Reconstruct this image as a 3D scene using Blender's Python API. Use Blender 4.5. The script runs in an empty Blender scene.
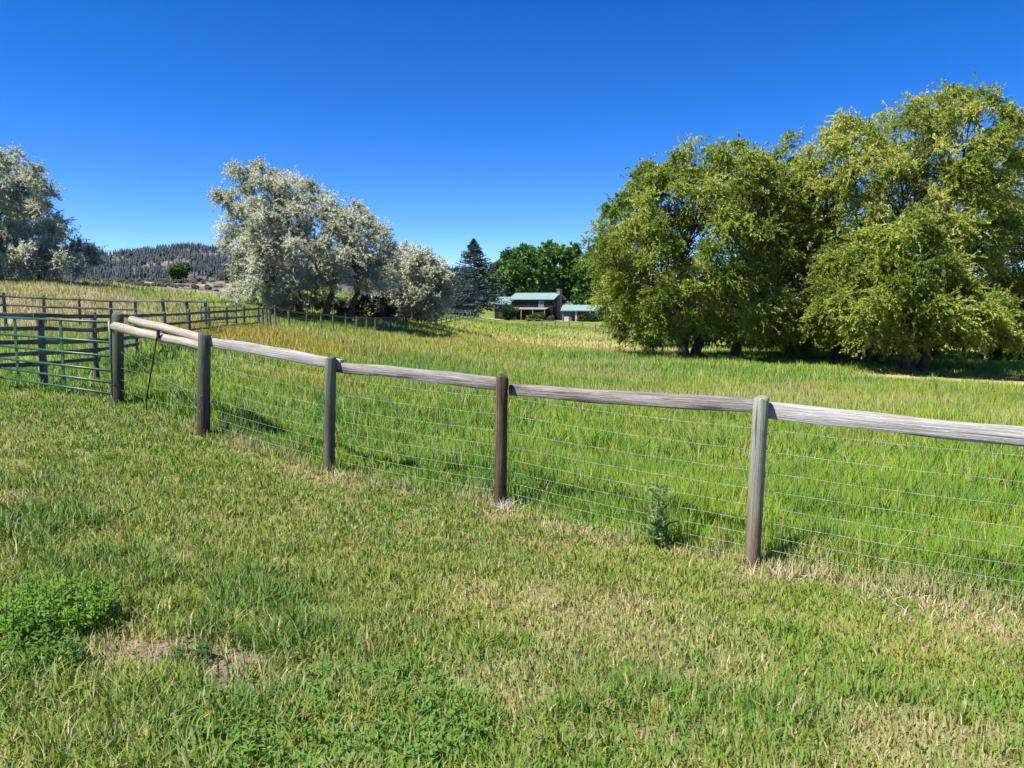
import bpy, bmesh, math, random
import numpy as np
from mathutils import Vector, Matrix

R = math.radians
rng = np.random.default_rng(11)
random.seed(5)
sc = bpy.context.scene
COL = sc.collection

# ------------------------------------------------------------------ camera model
FPX = 770.0
PITCH = math.atan2(84.0, FPX)
EYE = 1.6
cp, sp = math.cos(PITCH), math.sin(PITCH)

def at(px, py, Y):
    """point seen at photo pixel px,py that lies Y metres ahead"""
    a = (px - 512.0) / FPX
    b = -(py - 384.0) / FPX
    dy = cp + b * sp
    dz = -sp + b * cp
    t = Y / dy
    return Vector((a * t, Y, EYE + dz * t))

cam = bpy.data.cameras.new('camera')
cam_o = bpy.data.objects.new('camera', cam)
COL.objects.link(cam_o)
cam_o.location = (0, 0, EYE)
cam_o.rotation_euler = (R(90) - PITCH, 0, 0)
cam.sensor_width = 36.0
cam.lens = 36.0 * FPX / 1024.0
cam.clip_end = 8000
cam.clip_start = 0.05
sc.camera = cam_o

# ------------------------------------------------------------------ noise
def _hash(ix, iy, seed):
    h = (ix.astype(np.int64) * 374761393 + iy.astype(np.int64) * 668265263 + seed * 974634777) & 0xFFFFFFFF
    h = ((h ^ (h >> 13)) * 1274126177) & 0xFFFFFFFF
    h = h ^ (h >> 16)
    return (h & 0xFFFFFF) / float(0xFFFFFF)

def vnoise(x, y, seed=0):
    ix = np.floor(x); iy = np.floor(y)
    fx = x - ix; fy = y - iy
    fx = fx * fx * (3 - 2 * fx); fy = fy * fy * (3 - 2 * fy)
    a = _hash(ix, iy, seed); b = _hash(ix + 1, iy, seed)
    c = _hash(ix, iy + 1, seed); d = _hash(ix + 1, iy + 1, seed)
    return (a * (1 - fx) + b * fx) * (1 - fy) + (c * (1 - fx) + d * fx) * fy

def fbm(x, y, seed=0, oct=3):
    s = 0; amp = .5; tot = 0
    for o in range(oct):
        s = s + amp * vnoise(x, y, seed + o * 17); tot += amp
        x = x * 2.03 + 3.1; y = y * 2.03 + 1.7; amp *= .5
    return s / tot

def smooth(a, b, x):
    t = np.clip((x - a) / (b - a), 0, 1)
    return t * t * (3 - 2 * t)

# ------------------------------------------------------------------ terrain
CTRL = [  # photo pixel, metres ahead
    (-300, 768, 2.63), (0, 768, 2.63), (256, 768, 2.63), (512, 768, 2.63), (768, 770, 2.63), (1024, 774, 2.65), (1300, 780, 2.65),
    (118, 405, 11.8), (203, 436, 10.5), (330, 473, 9.3), (500, 507, 8.0), (752, 569, 6.28), (1024, 616, 5.26), (1400, 705, 4.2),
    (-100, 392, 13.5), (39, 388, 14.5), (92, 381, 15.2), (132, 357, 19), (163, 339, 23), (208, 331, 29), (250, 327, 33),
    (-150, 345, 26), (4, 329, 30), (60, 328, 30), (110, 328, 30),
    (-150, 283, 50), (0, 283, 50), (60, 284, 52), (100, 288, 58), (160, 290, 64), (230, 292, 70),
    (-100, 281, 110), (100, 281, 130), (180, 282, 130), (245, 279, 105), (265, 281, 100), (60, 283, 80), (100, 284, 82), (150, 284.5, 86), (200, 285, 92), (130, 283, 104), (190, 283, 110),
    (270, 326, 42), (300, 320, 56), (350, 322, 57), (345, 335, 48), (395, 333, 55), (420, 323, 65), (430, 327, 75), (480, 321, 115),
    (450, 336, 60), (512, 345, 60), (500, 320, 168), (560, 320, 168), (610, 320, 168), (540, 326, 115), (609, 331, 110),
    (690, 358, 50), (910, 372, 42), (1024, 377, 42), (1200, 377, 42), (600, 352, 55), (800, 348, 65), (1000, 340, 75), (1300, 340, 75),
    (250, 352, 24), (400, 375, 24), (550, 395, 24), (750, 402, 24), (1000, 412, 22),
    (330, 412, 15), (500, 440, 13), (750, 470, 12), (1000, 505, 10),
    (100, 288, 300), (250, 288, 300), (500, 310, 300), (800, 312, 300), (1200, 312, 300), (-200, 284, 300),
    (-200, 298, 3000), (300, 301, 3000), (700, 302, 3000), (1300, 302, 3000),
]
_P = np.array([tuple(at(*c)) for c in CTRL])
def _uv(x, y):
    r = np.maximum(np.hypot(x, y), 1.6)
    th = np.arctan2(x, y)
    return th, np.log(r)
_u, _v = _uv(_P[:, 0], _P[:, 1])
_u = _u * 1.6
_n = len(_P)
def _phi(d2):
    return d2 * np.log(d2 + 1e-9)
_K = _phi((_u[:, None] - _u[None]) ** 2 + (_v[:, None] - _v[None]) ** 2) + np.eye(_n) * 0.004
_A = np.zeros((_n + 3, _n + 3)); _A[:_n, :_n] = _K
_A[:_n, _n] = 1; _A[:_n, _n + 1] = _u; _A[:_n, _n + 2] = _v
_A[_n:, :_n] = _A[:_n, _n:].T
# interpolate slope angle-like quantity z/r^0.7 so that far heights do not swamp near ones
_rr = np.exp(_v)
_sol = np.linalg.solve(_A, np.concatenate([(_P[:, 2] - EYE) / _rr ** .7, np.zeros(3)]))
NT, NR = 260, 300
TH0, TH1 = -0.95, 0.95
LR0, LR1 = math.log(1.6), math.log(3200)
_gt = np.linspace(TH0, TH1, NT); _gr = np.linspace(LR0, LR1, NR)
GT, GR = np.meshgrid(_gt, _gr, indexing='ij')
_Z = np.zeros(GT.shape)
for i in range(_n):
    _Z += _sol[i] * _phi((GT * 1.6 - _u[i]) ** 2 + (GR - _v[i]) ** 2)
_Z += _sol[_n] + _sol[_n + 1] * GT * 1.6 + _sol[_n + 2] * GR
_Z = _Z * np.exp(GR) ** .7 + EYE

def zg(x, y):
    x = np.asarray(x, float); y = np.asarray(y, float)
    th, lr = _uv(x, y)
    f = (np.clip(th, TH0, TH1) - TH0) / (TH1 - TH0) * (NT - 1.001)
    g = (np.clip(lr, LR0, LR1) - LR0) / (LR1 - LR0) * (NR - 1.001)
    i = f.astype(int); j = g.astype(int); f = f - i; g = g - j
    z = (_Z[i, j] * (1 - f) + _Z[i + 1, j] * f) * (1 - g) + (_Z[i, j + 1] * (1 - f) + _Z[i + 1, j + 1] * f) * g
    back = smooth(1.2, 3.0, np.abs(th))          # behind the camera the ground levels out
    z = z * (1 - back)
    r = np.hypot(x, y)
    z = z + (fbm(x * .9, y * .9, 3, 3) - .5) * .05 * smooth(1.5, 5, r) + (fbm(x * .12, y * .12, 9, 2) - .5) * .35 * smooth(14, 40, r)
    return z

def gpt(x, y, dz=0.0):
    return Vector((x, y, float(zg(x, y)) + dz))

def gpix(px, py):
    """where the ray through a photo pixel meets the ground"""
    p0 = at(px, py, 1.0); o = Vector((0, 0, EYE)); d = p0 - o
    ts = np.exp(np.linspace(math.log(1.5), math.log(400), 1500))
    z = zg(d.x * ts, d.y * ts); rz = EYE + d.z * ts
    k = np.argmax(rz < z)
    if rz[k] >= z[k]: k = len(ts) - 1
    return Vector((d.x * ts[k], d.y * ts[k], float(z[k])))

def on_ground(px, Y, dz=0.0):
    x = at(px, 300, Y).x
    return gpt(x, Y, dz)

# ------------------------------------------------------------------ object helpers
def tag(o, label=None, cat=None, group=None, kind=None):
    if label: o['label'] = label
    if cat: o['category'] = cat
    if group: o['group'] = group
    if kind: o['kind'] = kind
    return o

def empty(name, loc, label, cat, group=None, rotz=0):
    o = bpy.data.objects.new(name, None); COL.objects.link(o)
    o.location = loc; o.rotation_euler = (0, 0, rotz)
    o.empty_display_size = .3
    return tag(o, label, cat, group)

def link_mesh(name, me, mat=None, parent=None):
    o = bpy.data.objects.new(name, me); COL.objects.link(o)
    if mat: me.materials.append(mat)
    if parent: o.parent = parent
    return o

def np_mesh(name, V, F, cols=None, smooth_=False):
    """V (n,3), F (m,k) with k 3 or 4 -> mesh; cols (n,3) per-vertex colour"""
    V = np.asarray(V, np.float32); F = np.asarray(F, np.int32)
    me = bpy.data.meshes.new(name)
    k = F.shape[1]; m = len(F)
    me.vertices.add(len(V)); me.vertices.foreach_set('co', V.ravel())
    me.loops.add(m * k); me.loops.foreach_set('vertex_index', F.ravel())
    me.polygons.add(m)
    me.polygons.foreach_set('loop_start', np.arange(0, m * k, k, dtype=np.int32))
    me.polygons.foreach_set('loop_total', np.full(m, k, np.int32))
    if smooth_: me.polygons.foreach_set('use_smooth', np.ones(m, bool))
    me.update(calc_edges=True)
    if cols is not None:
        ca = me.color_attributes.new('Col', 'FLOAT_COLOR', 'POINT')
        c4 = np.ones((len(V), 4), np.float32); c4[:, :3] = cols
        ca.data.foreach_set('color', c4.ravel())
    return me

def bm_obj(name, bm, mat, parent=None, smooth_=False):
    me = bpy.data.meshes.new(name); bm.normal_update(); bm.to_mesh(me); bm.free()
    if smooth_:
        for p in me.polygons: p.use_smooth = True
    return link_mesh(name, me, mat, parent)

def add_box(bm, c, s, rot=None, bevel=0):
    r = bmesh.ops.create_cube(bm, size=1)
    vs = r['verts']
    bmesh.ops.scale(bm, vec=s, verts=vs)
    if rot is not None: bmesh.ops.transform(bm, matrix=rot.to_4x4(), verts=vs)
    bmesh.ops.translate(bm, vec=c, verts=vs)
    return vs

def tube(bm, pts, radii, sides=8, cap=True, dome=0):
    pts = [Vector(p) for p in pts]
    rings = []
    n = len(pts)
    prev = None
    for i, p in enumerate(pts):
        t = (pts[min(i + 1, n - 1)] - pts[max(i - 1, 0)]).normalized()
        ref = Vector((0, 0, 1)) if abs(t.z) < .9 else Vector((1, 0, 0))
        if prev is None: a = t.cross(ref).normalized()
        else:
            a = (prev - t * prev.dot(t)).normalized()
        prev = a
        b = t.cross(a)
        r = radii[i] if hasattr(radii, '__len__') else radii
        rings.append([bm.verts.new(p + (a * math.cos(2 * math.pi * k / sides) + b * math.sin(2 * math.pi * k / sides)) * r) for k in range(sides)])
    for i in range(n - 1):
        for k in range(sides):
            bm.faces.new((rings[i][k], rings[i][(k + 1) % sides], rings[i + 1][(k + 1) % sides], rings[i + 1][k]))
    if cap:
        bm.faces.new(rings[0][::-1]); bm.faces.new(rings[-1])
    return rings

# ------------------------------------------------------------------ materials
def new_mat(name):
    m = bpy.data.materials.new(name); m.use_nodes = True
    nt = m.node_tree
    for n in list(nt.nodes): nt.nodes.remove(n)
    out = nt.nodes.new('ShaderNodeOutputMaterial')
    return m, nt, out

def N(nt, t, **kw):
    n = nt.nodes.new(t)
    for k, v in kw.items():
        if k in n.inputs: n.inputs[k].default_value = v
        else: setattr(n, k, v)
    return n

def leaf_mat(name, trans=.35, rough=.5, spec=.3, tint=(1.1, 1.2, .5), up=0.0):
    m, nt, out = new_mat(name)
    at_ = N(nt, 'ShaderNodeAttribute', attribute_name='Col')
    pb = N(nt, 'ShaderNodeBsdfPrincipled'); pb.inputs['Roughness'].default_value = rough
    pb.inputs['Specular IOR Level'].default_value = spec
    tr = N(nt, 'ShaderNodeBsdfTranslucent')
    mul = N(nt, 'ShaderNodeMix', data_type='RGBA', blend_type='MULTIPLY')
    mul.inputs[0].default_value = 1.0
    mul.inputs[7].default_value = (*tint, 1)
    mix = N(nt, 'ShaderNodeMixShader'); mix.inputs[0].default_value = trans
    L = nt.links.new
    if up:
        ge = N(nt, 'ShaderNodeNewGeometry'); ad = N(nt, 'ShaderNodeVectorMath', operation='ADD'); ad.inputs[1].default_value = (0, 0, up)
        nm = N(nt, 'ShaderNodeVectorMath', operation='NORMALIZE')
        L(ge.outputs['Normal'], ad.inputs[0]); L(ad.outputs[0], nm.inputs[0]); L(nm.outputs[0], pb.inputs['Normal'])
    L(at_.outputs['Color'], pb.inputs['Base Color'])
    L(at_.outputs['Color'], mul.inputs[6]); L(mul.outputs[2], tr.inputs['Color'])
    L(pb.outputs[0], mix.inputs[1]); L(tr.outputs[0], mix.inputs[2])
    L(mix.outputs[0], out.inputs[0])
    return m

def noise_mat(name, c1, c2, scale=(8, 8, 8), c3=None, rough=.8, bump=.3, detail=6, spec=.25, dist=0.01, pos=(.35, .65), metallic=0, obj=True):
    m, nt, out = new_mat(name)
    tc = N(nt, 'ShaderNodeTexCoord'); mp = N(nt, 'ShaderNodeMapping')
    mp.inputs['Scale'].default_value = scale
    oi = N(nt, 'ShaderNodeObjectInfo')
    addv = N(nt, 'ShaderNodeVectorMath', operation='ADD')
    sclv = N(nt, 'ShaderNodeVectorMath', operation='SCALE'); sclv.inputs['Scale'].default_value = 37.0
    no = N(nt, 'ShaderNodeTexNoise'); no.inputs['Detail'].default_value = detail; no.inputs['Scale'].default_value = 1.0
    no.inputs['Roughness'].default_value = .65
    cr = N(nt, 'ShaderNodeValToRGB')
    cr.color_ramp.elements[0].position = pos[0]; cr.color_ramp.elements[0].color = (*c1, 1)
    cr.color_ramp.elements[1].position = pos[1]; cr.color_ramp.elements[1].color = (*c2, 1)
    if c3:
        e = cr.color_ramp.elements.new((pos[0] + pos[1]) / 2); e.color = (*c3, 1)
    pb = N(nt, 'ShaderNodeBsdfPrincipled'); pb.inputs['Roughness'].default_value = rough
    pb.inputs['Specular IOR Level'].default_value = spec; pb.inputs['Metallic'].default_value = metallic
    L = nt.links.new
    L(tc.outputs['Object'], mp.inputs['Vector'])
    cmb = N(nt, 'ShaderNodeCombineXYZ')
    L(oi.outputs['Random'], cmb.inputs[0]); L(oi.outputs['Random'], cmb.inputs[1])
    L(cmb.outputs[0], sclv.inputs[0]); L(mp.outputs[0], addv.inputs[0]); L(sclv.outputs[0], addv.inputs[1])
    L(addv.outputs[0], no.inputs['Vector']); L(no.outputs['Fac'], cr.inputs[0]); L(cr.outputs[0], pb.inputs['Base Color'])
    if bump:
        bp = N(nt, 'ShaderNodeBump'); bp.inputs['Strength'].default_value = bump; bp.inputs['Distance'].default_value = dist
        L(no.outputs['Fac'], bp.inputs['Height']); L(bp.outputs[0], pb.inputs['Normal'])
    L(pb.outputs[0], out.inputs[0])
    m['_noise'] = 1
    return m

M = {}
M['grass'] = leaf_mat('grass_blades', .36, .55, .25, up=1.0)
M['willow_leaf'] = leaf_mat('willow_leaves', .42, .45, .35, up=.7)
M['olive_leaf'] = leaf_mat('silver_leaves', .34, .5, .3, tint=(1.05, 1.08, .85), up=1.2)
M['green_leaf'] = leaf_mat('green_leaves', .3, .5, .3, up=.4)
M['needle'] = leaf_mat('needles', .08, .6, .25)
M['weed_leaf'] = leaf_mat('weed_leaves', .4, .45, .3, up=.9)
M['bark'] = noise_mat('bark', (.035, .028, .02), (.13, .105, .08), (9, 9, 2.2), rough=.9, bump=.7, dist=.04)
def wood_mat(name, dark, mid, light, axis='z', crack=.7, moss=None):
    """weathered timber: long grain, broad staining, drying cracks"""
    m, nt, out = new_mat(name); L = nt.links.new
    tc = N(nt, 'ShaderNodeTexCoord'); oi = N(nt, 'ShaderNodeObjectInfo')
    cmb = N(nt, 'ShaderNodeCombineXYZ'); sv = N(nt, 'ShaderNodeVectorMath', operation='SCALE'); sv.inputs['Scale'].default_value = 53.0
    for k in range(3): L(oi.outputs['Random'], cmb.inputs[k])
    L(cmb.outputs[0], sv.inputs[0])
    def lay(along, across, det, rgh):
        mp = N(nt, 'ShaderNodeMapping')
        mp.inputs['Scale'].default_value = (along, across, across) if axis == 'x' else (across, across, along)
        ad = N(nt, 'ShaderNodeVectorMath', operation='ADD'); no = N(nt, 'ShaderNodeTexNoise')
        no.inputs['Scale'].default_value = 1; no.inputs['Detail'].default_value = det; no.inputs['Roughness'].default_value = rgh
        L(tc.outputs['Object'], mp.inputs['Vector']); L(mp.outputs[0], ad.inputs[0]); L(sv.outputs[0], ad.inputs[1]); L(ad.outputs[0], no.inputs['Vector'])
        return no.outputs['Fac']
    grain = lay(2.2, 75, 4, .7); stain = lay(1.3, 9, 5, .65); ck = lay(1.1, 38, 3, .5)
    cr = N(nt, 'ShaderNodeValToRGB')
    e = cr.color_ramp.elements; e[0].position = .30; e[0].color = (*dark, 1); e[1].position = .70; e[1].color = (*light, 1)
    q = e.new(.5); q.color = (*mid, 1)
    L(stain, cr.inputs[0])
    g = N(nt, 'ShaderNodeMapRange'); g.inputs['From Min'].default_value = .3; g.inputs['From Max'].default_value = .7; g.inputs['To Min'].default_value = .68; g.inputs['To Max'].default_value = 1.25
    L(grain, g.inputs['Value'])
    c = N(nt, 'ShaderNodeMapRange'); c.inputs['From Min'].default_value = .31; c.inputs['From Max'].default_value = .36; c.inputs['To Min'].default_value = 1 - crack; c.inputs['To Max'].default_value = 1
    L(ck, c.inputs['Value'])
    mu = N(nt, 'ShaderNodeMath', operation='MULTIPLY'); L(g.outputs[0], mu.inputs[0]); L(c.outputs[0], mu.inputs[1])
    sc2 = N(nt, 'ShaderNodeVectorMath', operation='SCALE'); L(cr.outputs[0], sc2.inputs[0]); L(mu.outputs[0], sc2.inputs['Scale'])
    pb = N(nt, 'ShaderNodeBsdfPrincipled'); pb.inputs['Roughness'].default_value = .85; pb.inputs['Specular IOR Level'].default_value = .2
    if moss:
        sx = N(nt, 'ShaderNodeSeparateXYZ'); L(tc.outputs['Object'], sx.inputs[0])
        mr = N(nt, 'ShaderNodeMapRange'); mr.inputs['From Min'].default_value = .35; mr.inputs['From Max'].default_value = 1.0
        ad2 = N(nt, 'ShaderNodeMath', operation='MULTIPLY_ADD'); ad2.inputs[1].default_value = .9; 
        L(stain, ad2.inputs[0]); L(sx.outputs[2], ad2.inputs[2])
        sb2 = N(nt, 'ShaderNodeMath', operation='SUBTRACT'); sb2.inputs[1].default_value = .45; L(ad2.outputs[0], sb2.inputs[0]); L(sb2.outputs[0], mr.inputs['Value'])
        mxx = N(nt, 'ShaderNodeMix', data_type='RGBA'); L(mr.outputs[0], mxx.inputs[0]); L(sc2.outputs[0], mxx.inputs[6])
        ms = N(nt, 'ShaderNodeVectorMath', operation='SCALE'); ms.inputs[0].default_value = moss; L(mu.outputs[0], ms.inputs['Scale']); L(ms.outputs[0], mxx.inputs[7])
        L(mxx.outputs[2], pb.inputs['Base Color'])
    else: L(sc2.outputs[0], pb.inputs['Base Color'])
    bp = N(nt, 'ShaderNodeBump'); bp.inputs['Strength'].default_value = 1.0; bp.inputs['Distance'].default_value = .009
    L(mu.outputs[0], bp.inputs['Height']); L(bp.outputs[0], pb.inputs['Normal']); L(pb.outputs[0], out.inputs[0])
    return m
M['post_grey'] = wood_mat('post_weathered', (.08, .062, .046), (.20, .155, .11), (.31, .25, .185), moss=(.27, .28, .215))
M['post_mid'] = wood_mat('post_mid', (.04, .032, .024), (.10, .08, .06), (.17, .14, .11), moss=(.14, .15, .115))
M['post_brown'] = wood_mat('post_brown', (.032, .022, .015), (.08, .055, .038), (.18, .125, .085), moss=None)
M['post_dark'] = wood_mat('post_dark', (.03, .023, .017), (.085, .063, .046), (.18, .135, .10), moss=(.11, .112, .085))
M['rail'] = wood_mat('rail_weathered', (.27, .245, .22), (.39, .368, .34), (.47, .448, .42), 'x', .5)
M['rail_grey'] = wood_mat('rail_grey', (.10, .088, .078), (.24, .217, .195), (.37, .345, .315), 'x', .7)
M['pole'] = wood_mat('pole_peeled', (.26, .23, .17), (.38, .34, .26), (.46, .42, .33), 'x', .35)
M['plank'] = wood_mat('plank_old', (.055, .05, .043), (.13, .12, .105), (.25, .235, .21), 'x', .5)
M['plank_post'] = wood_mat('plank_post', (.055, .05, .043), (.13, .12, .105), (.25, .235, .21), 'z', .5)
M['wire'] = noise_mat('galvanised_wire', (.18, .185, .18), (.46, .47, .46), (9, 9, 9), rough=.5, bump=0, metallic=.3, spec=.5)
M['rust'] = noise_mat('rusty_rod', (.03, .018, .012), (.08, .045, .028), (40, 40, 40), rough=.8, bump=.2)
M['gate_green'] = noise_mat('green_gate_paint', (.011, .058, .024), (.026, .105, .045), (6, 6, 6), rough=.4, bump=0, spec=.5)
M['roof'] = None

# ------------------------------------------------------------------ world, sun
SUN_EL = R(56)
sh = Vector((-0.93, -0.37, 0)).normalized()
sun_dir = Vector((sh.x * math.cos(SUN_EL), sh.y * math.cos(SUN_EL), math.sin(SUN_EL)))
w = bpy.data.worlds.new('World'); sc.world = w; w.use_nodes = True
nt = w.node_tree
for n in list(nt.nodes): nt.nodes.remove(n)
sky = nt.nodes.new('ShaderNodeTexSky'); sky.sky_type = 'NISHITA'; sky.sun_disc = False
sky.sun_elevation = SUN_EL; sky.sun_rotation = math.atan2(sun_dir.x, sun_dir.y)
sky.altitude = 1800; sky.air_density = 0.62; sky.dust_density = 0.05; sky.ozone_density = 3.0
hs = nt.nodes.new('ShaderNodeHueSaturation'); hs.inputs['Hue'].default_value = .512; hs.inputs['Saturation'].default_value = 1.36; hs.inputs['Value'].default_value = 1.0
bg = nt.nodes.new('ShaderNodeBackground'); bg.inputs['Strength'].default_value = 0.112
wo = nt.nodes.new('ShaderNodeOutputWorld')
nt.links.new(sky.outputs[0], hs.inputs['Color']); nt.links.new(hs.outputs[0], bg.inputs['Color']); nt.links.new(bg.outputs[0], wo.inputs[0])
sl = bpy.data.lights.new('sun', 'SUN'); sl.energy = 4.6; sl.angle = R(.53); sl.color = (1.0, .955, .88)
so = bpy.data.objects.new('sun', sl); COL.objects.link(so)
so.rotation_euler = sun_dir.to_track_quat('Z', 'Y').to_euler()
so.location = sun_dir * 200
sc.view_settings.view_transform = 'Standard'; sc.view_settings.look = 'None'
sc.view_settings.exposure = 1.08; sc.view_settings.gamma = 1.0
sc.view_settings.use_curve_mapping = False
sc.cycles.max_bounces = 8; sc.cycles.diffuse_bounces = 4; sc.cycles.transmission_bounces = 6

# ------------------------------------------------------------------ fence line, grass maps
POSTS = [  # base px, top px, metres ahead, radius, material
    ((118, 402), (118, 313), 11.8, .088, 'post_dark'),
    ((203, 432), (204.5, 333), 10.5, .088, 'post_dark'),
    ((329, 468), (331, 357), 9.3, .066, 'post_mid'),
    ((500, 502), (502, 375), 8.0, .066, 'post_brown'),
    ((752, 562), (761.5, 397), 6.28, .067, 'post_grey')]
PX = [at(p[0][0], p[0][1], p[2]) for p in POSTS]
FEND = Vector((4.02, 4.90, 0))
_fx = np.array([-60, -12.0] + [p.x for p in PX] + [FEND.x, 8.1, 30])
_fy = np.array([14.6, 14.6] + [p.y for p in PX] + [FEND.y, 2.05, -13])
def fence_side(x, y):
    return y - np.interp(x, _fx, _fy)            # > 0 beyond the fence

SPOTS = []                                        # (x, y, radius, kind, strength)
def spot(px, py, r, kind, s=1.0, ry=None):
    p = gpix(px, py); SPOTS.append((p.x, p.y, r, kind, s, ry or r))
for a in [(170, 655, .36, 'bare', .95, .24), (225, 665, .26, 'bare', .9, .2), (120, 650, .22, 'bare', .75, .2), (255, 695, .2, 'bare', .8, .16), (300, 690, .18, 'bare', .55),
          (905, 735, .5, 'straw', .9, .3), (940, 760, .35, 'straw', .8), (570, 612, .75, 'straw', .75), (640, 640, .5, 'straw', .75), (700, 655, .6, 'straw', .6), (500, 680, .5, 'straw', .5),
          (740, 590, .7, 'lush', .4), (860, 600, .7, 'lush', .7), (760, 650, .6, 'lush', .8),
          (20, 530, .8, 'tall', 1.0), (100, 570, .6, 'tall', .8), (45, 490, .5, 'tall', .8), (250, 600, .45, 'tall', 1.0), (280, 645, .4, 'tall', .9), (210, 640, .2, 'tall', 1.0), (40, 690, .5, 'tall', .7), (150, 730, .6, 'tall', .6), (300, 640, .4, 'tall', .6),
          (380, 640, .5, 'tall', .4), (660, 700, .5, 'tall', .35), (790, 720, .25, 'tall', .8),
          (60, 405, 1.4, 'lush', .95), (150, 445, 1.2, 'lush', .95), (220, 470, .9, 'lush', .7), (90, 460, .9, 'lush', .7), (330, 484, .4, 'straw', .9), (290, 470, .4, 'straw', .7), (700, 556, .35, 'straw', .9), (755, 578, .3, 'straw', 1.0),
          (870, 585, .4, 'straw', .5), (960, 622, .5, 'straw', .9), (1010, 634, .4, 'straw', .8), (570, 532, .4, 'straw', .8), (505, 516, .3, 'straw', .9),
          (10, 500, .45, 'straw', .8), (140, 660, .5, 'straw', .6)]:
    spot(*a)

def spot_field(x, y, kind):
    f = np.zeros(np.shape(x))
    for (sx, sy, r, k, s, ry) in SPOTS:
        if k != kind: continue
        d = np.hypot((x - sx) / r, (y - sy) / ry)
        d = d + (fbm(x * 5, y * 5, 77, 3) - .5) * 1.7
        f = np.maximum(f, s * smooth(1.25, .25, d))
    return f

MSPOTS = []                                       # meadow colour patches seen in the photo
def mspot(px, py, rx, ry, kind, s):
    p = gpix(px, py); MSPOTS.append((p.x, p.y, rx, ry, kind, s))
for a in [(260, 338, 3.6, 6, 'amber', .8), (215, 336, 2.5, 5, 'amber', .8), (310, 345, 3, 5, 'amber', .75), (300, 380, 1.6, 2.5, 'amber', .45), (380, 345, 6, 7, 'yellow', .9), (450, 345, 8, 9, 'yellow', .8), (560, 345, 9, 10, 'tan', .9), (480, 335, 14, 22, 'yellow', .7),
          (600, 338, 8, 14, 'tan', .6), (660, 350, 4, 5, 'tan', .6), (420, 375, 2.5, 3, 'green', .9), (590, 358, 6, 5, 'green', .9), (690, 372, 8, 5, 'green', .9), (800, 380, 8, 5, 'green', .9),
          (930, 392, 6, 4, 'yellow', .5), (1010, 382, 8, 3.0, 'dry', 1.0), (1120, 382, 12, 3.0, 'dry', 1.0), (935, 379, 4, 2.4, 'dry', .95), (400, 430, 3, 3, 'green', .5),
          (645, 356, 4, 1.5, 'litter', .8), (690, 359, 3, 1.2, 'litter', .5), (150, 355, 3, 5, 'green', .6)]:
    mspot(*a)

def mspot_field(x, y, kind):
    f = np.zeros(np.shape(x))
    wob = (fbm(x * .6, y * .6, 41, 3) - .5) * .9
    for (sx, sy, rx, ry, k, s) in MSPOTS:
        if k != kind: continue
        d = np.hypot((x - sx) / rx, (y - sy) / ry) + wob
        f = np.maximum(f, s * smooth(1.25, .35, d))
    return f

def mixc(c, col, f):
    return c * (1 - f[:, None]) + np.array(col)[None] * f[:, None]

def turf_colour(x, y):
    """albedo of the standing grass at a place, lawn or meadow"""
    s = fence_side(x, y); r = np.hypot(x, y)
    n1 = fbm(x * .9, y * .9, 5, 3); n2 = fbm(x * .35, y * .35, 15, 2); n3 = fbm(x * 3.2, y * 3.2, 25, 2)
    # lawn
    c = np.tile(np.array([.195, .232, .062]), (len(x), 1))
    c = mixc(c, (.245, .265, .075), smooth(.40, .72, n1))
    c = mixc(c, (.15, .215, .05), smooth(.56, .34, n2) * .8)
    c = mixc(c, (.30, .265, .12), smooth(.56, .80, n3) * .55)
    c = c * np.array([1.0, 1.13, .60])
    c = mixc(c, (.40, .36, .145), spot_field(x, y, 'straw') * .6)
    c = mixc(c, (.38, .31, .19), spot_field(x, y, 'bare') * .9)
    c = mixc(c, (.155, .26, .022), spot_field(x, y, 'lush') * .85)
    c = mixc(c, (.10, .20, .028), spot_field(x, y, 'tall') * .85)
    # meadow
    dist = smooth(9, 34, r)
    m = np.tile(np.array([.138, .224, .030]), (len(x), 1))
    m = mixc(m, (.20, .265, .034), smooth(.40, .66, n1))
    m = mixc(m, (.085, .19, .02), smooth(.60, .74, fbm(x * .7 + 9, y * .7, 19, 3)) * .7)
    m = mixc(m, (.26, .25, .07), smooth(.62, .80, n3) * .6)
    m = mixc(m, (.235, .27, .05), dist * (.45 + .55 * smooth(.35, .65, fbm(x * .10, y * .16, 61, 3))))
    nn = fbm(x * .22, y * .35, 71, 3)
    m = m * np.array([1.06, 1.20, .62])
    m = mixc(m, (.36, .33, .12), dist * smooth(.52, .78, nn) * .8)
    m = mixc(m, (.11, .22, .02), dist * smooth(.46, .30, nn) * .75)
    left = smooth(-.30, -.50, np.arctan2(x, y)) * smooth(14, 26, r)
    m = mixc(m, (.36, .31, .155), left * smooth(24, 36, y) * smooth(58, 44, y) * .85)
    m = mixc(m, (.45, .36, .235), left * smooth(.45, .7, fbm(x * .25, y * .5, 81, 3)) * smooth(28, 34, y) * .8)
    for k, col in (('amber', (.36, .27, .02)), ('yellow', (.30, .30, .05)), ('tan', (.46, .39, .18)), ('green', (.095, .235, .018)), ('dry', (.52, .41, .17)), ('litter', (.30, .19, .11))):
        m = mixc(m, col, mspot_field(x, y, k) * .9)
    m = m * (1 - .3 * smooth(90, 125, r))[:, None]
    edge = smooth(.45, .0, np.abs(s - .05)) * smooth(.35, .65, fbm(x * 2.2, y * 2.2, 91, 2))
    f = smooth(-.08, .08, s)
    c = c * (1 - f[:, None]) + m * f[:, None]
    return mixc(c, (.40, .34, .20), edge * .65)

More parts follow.
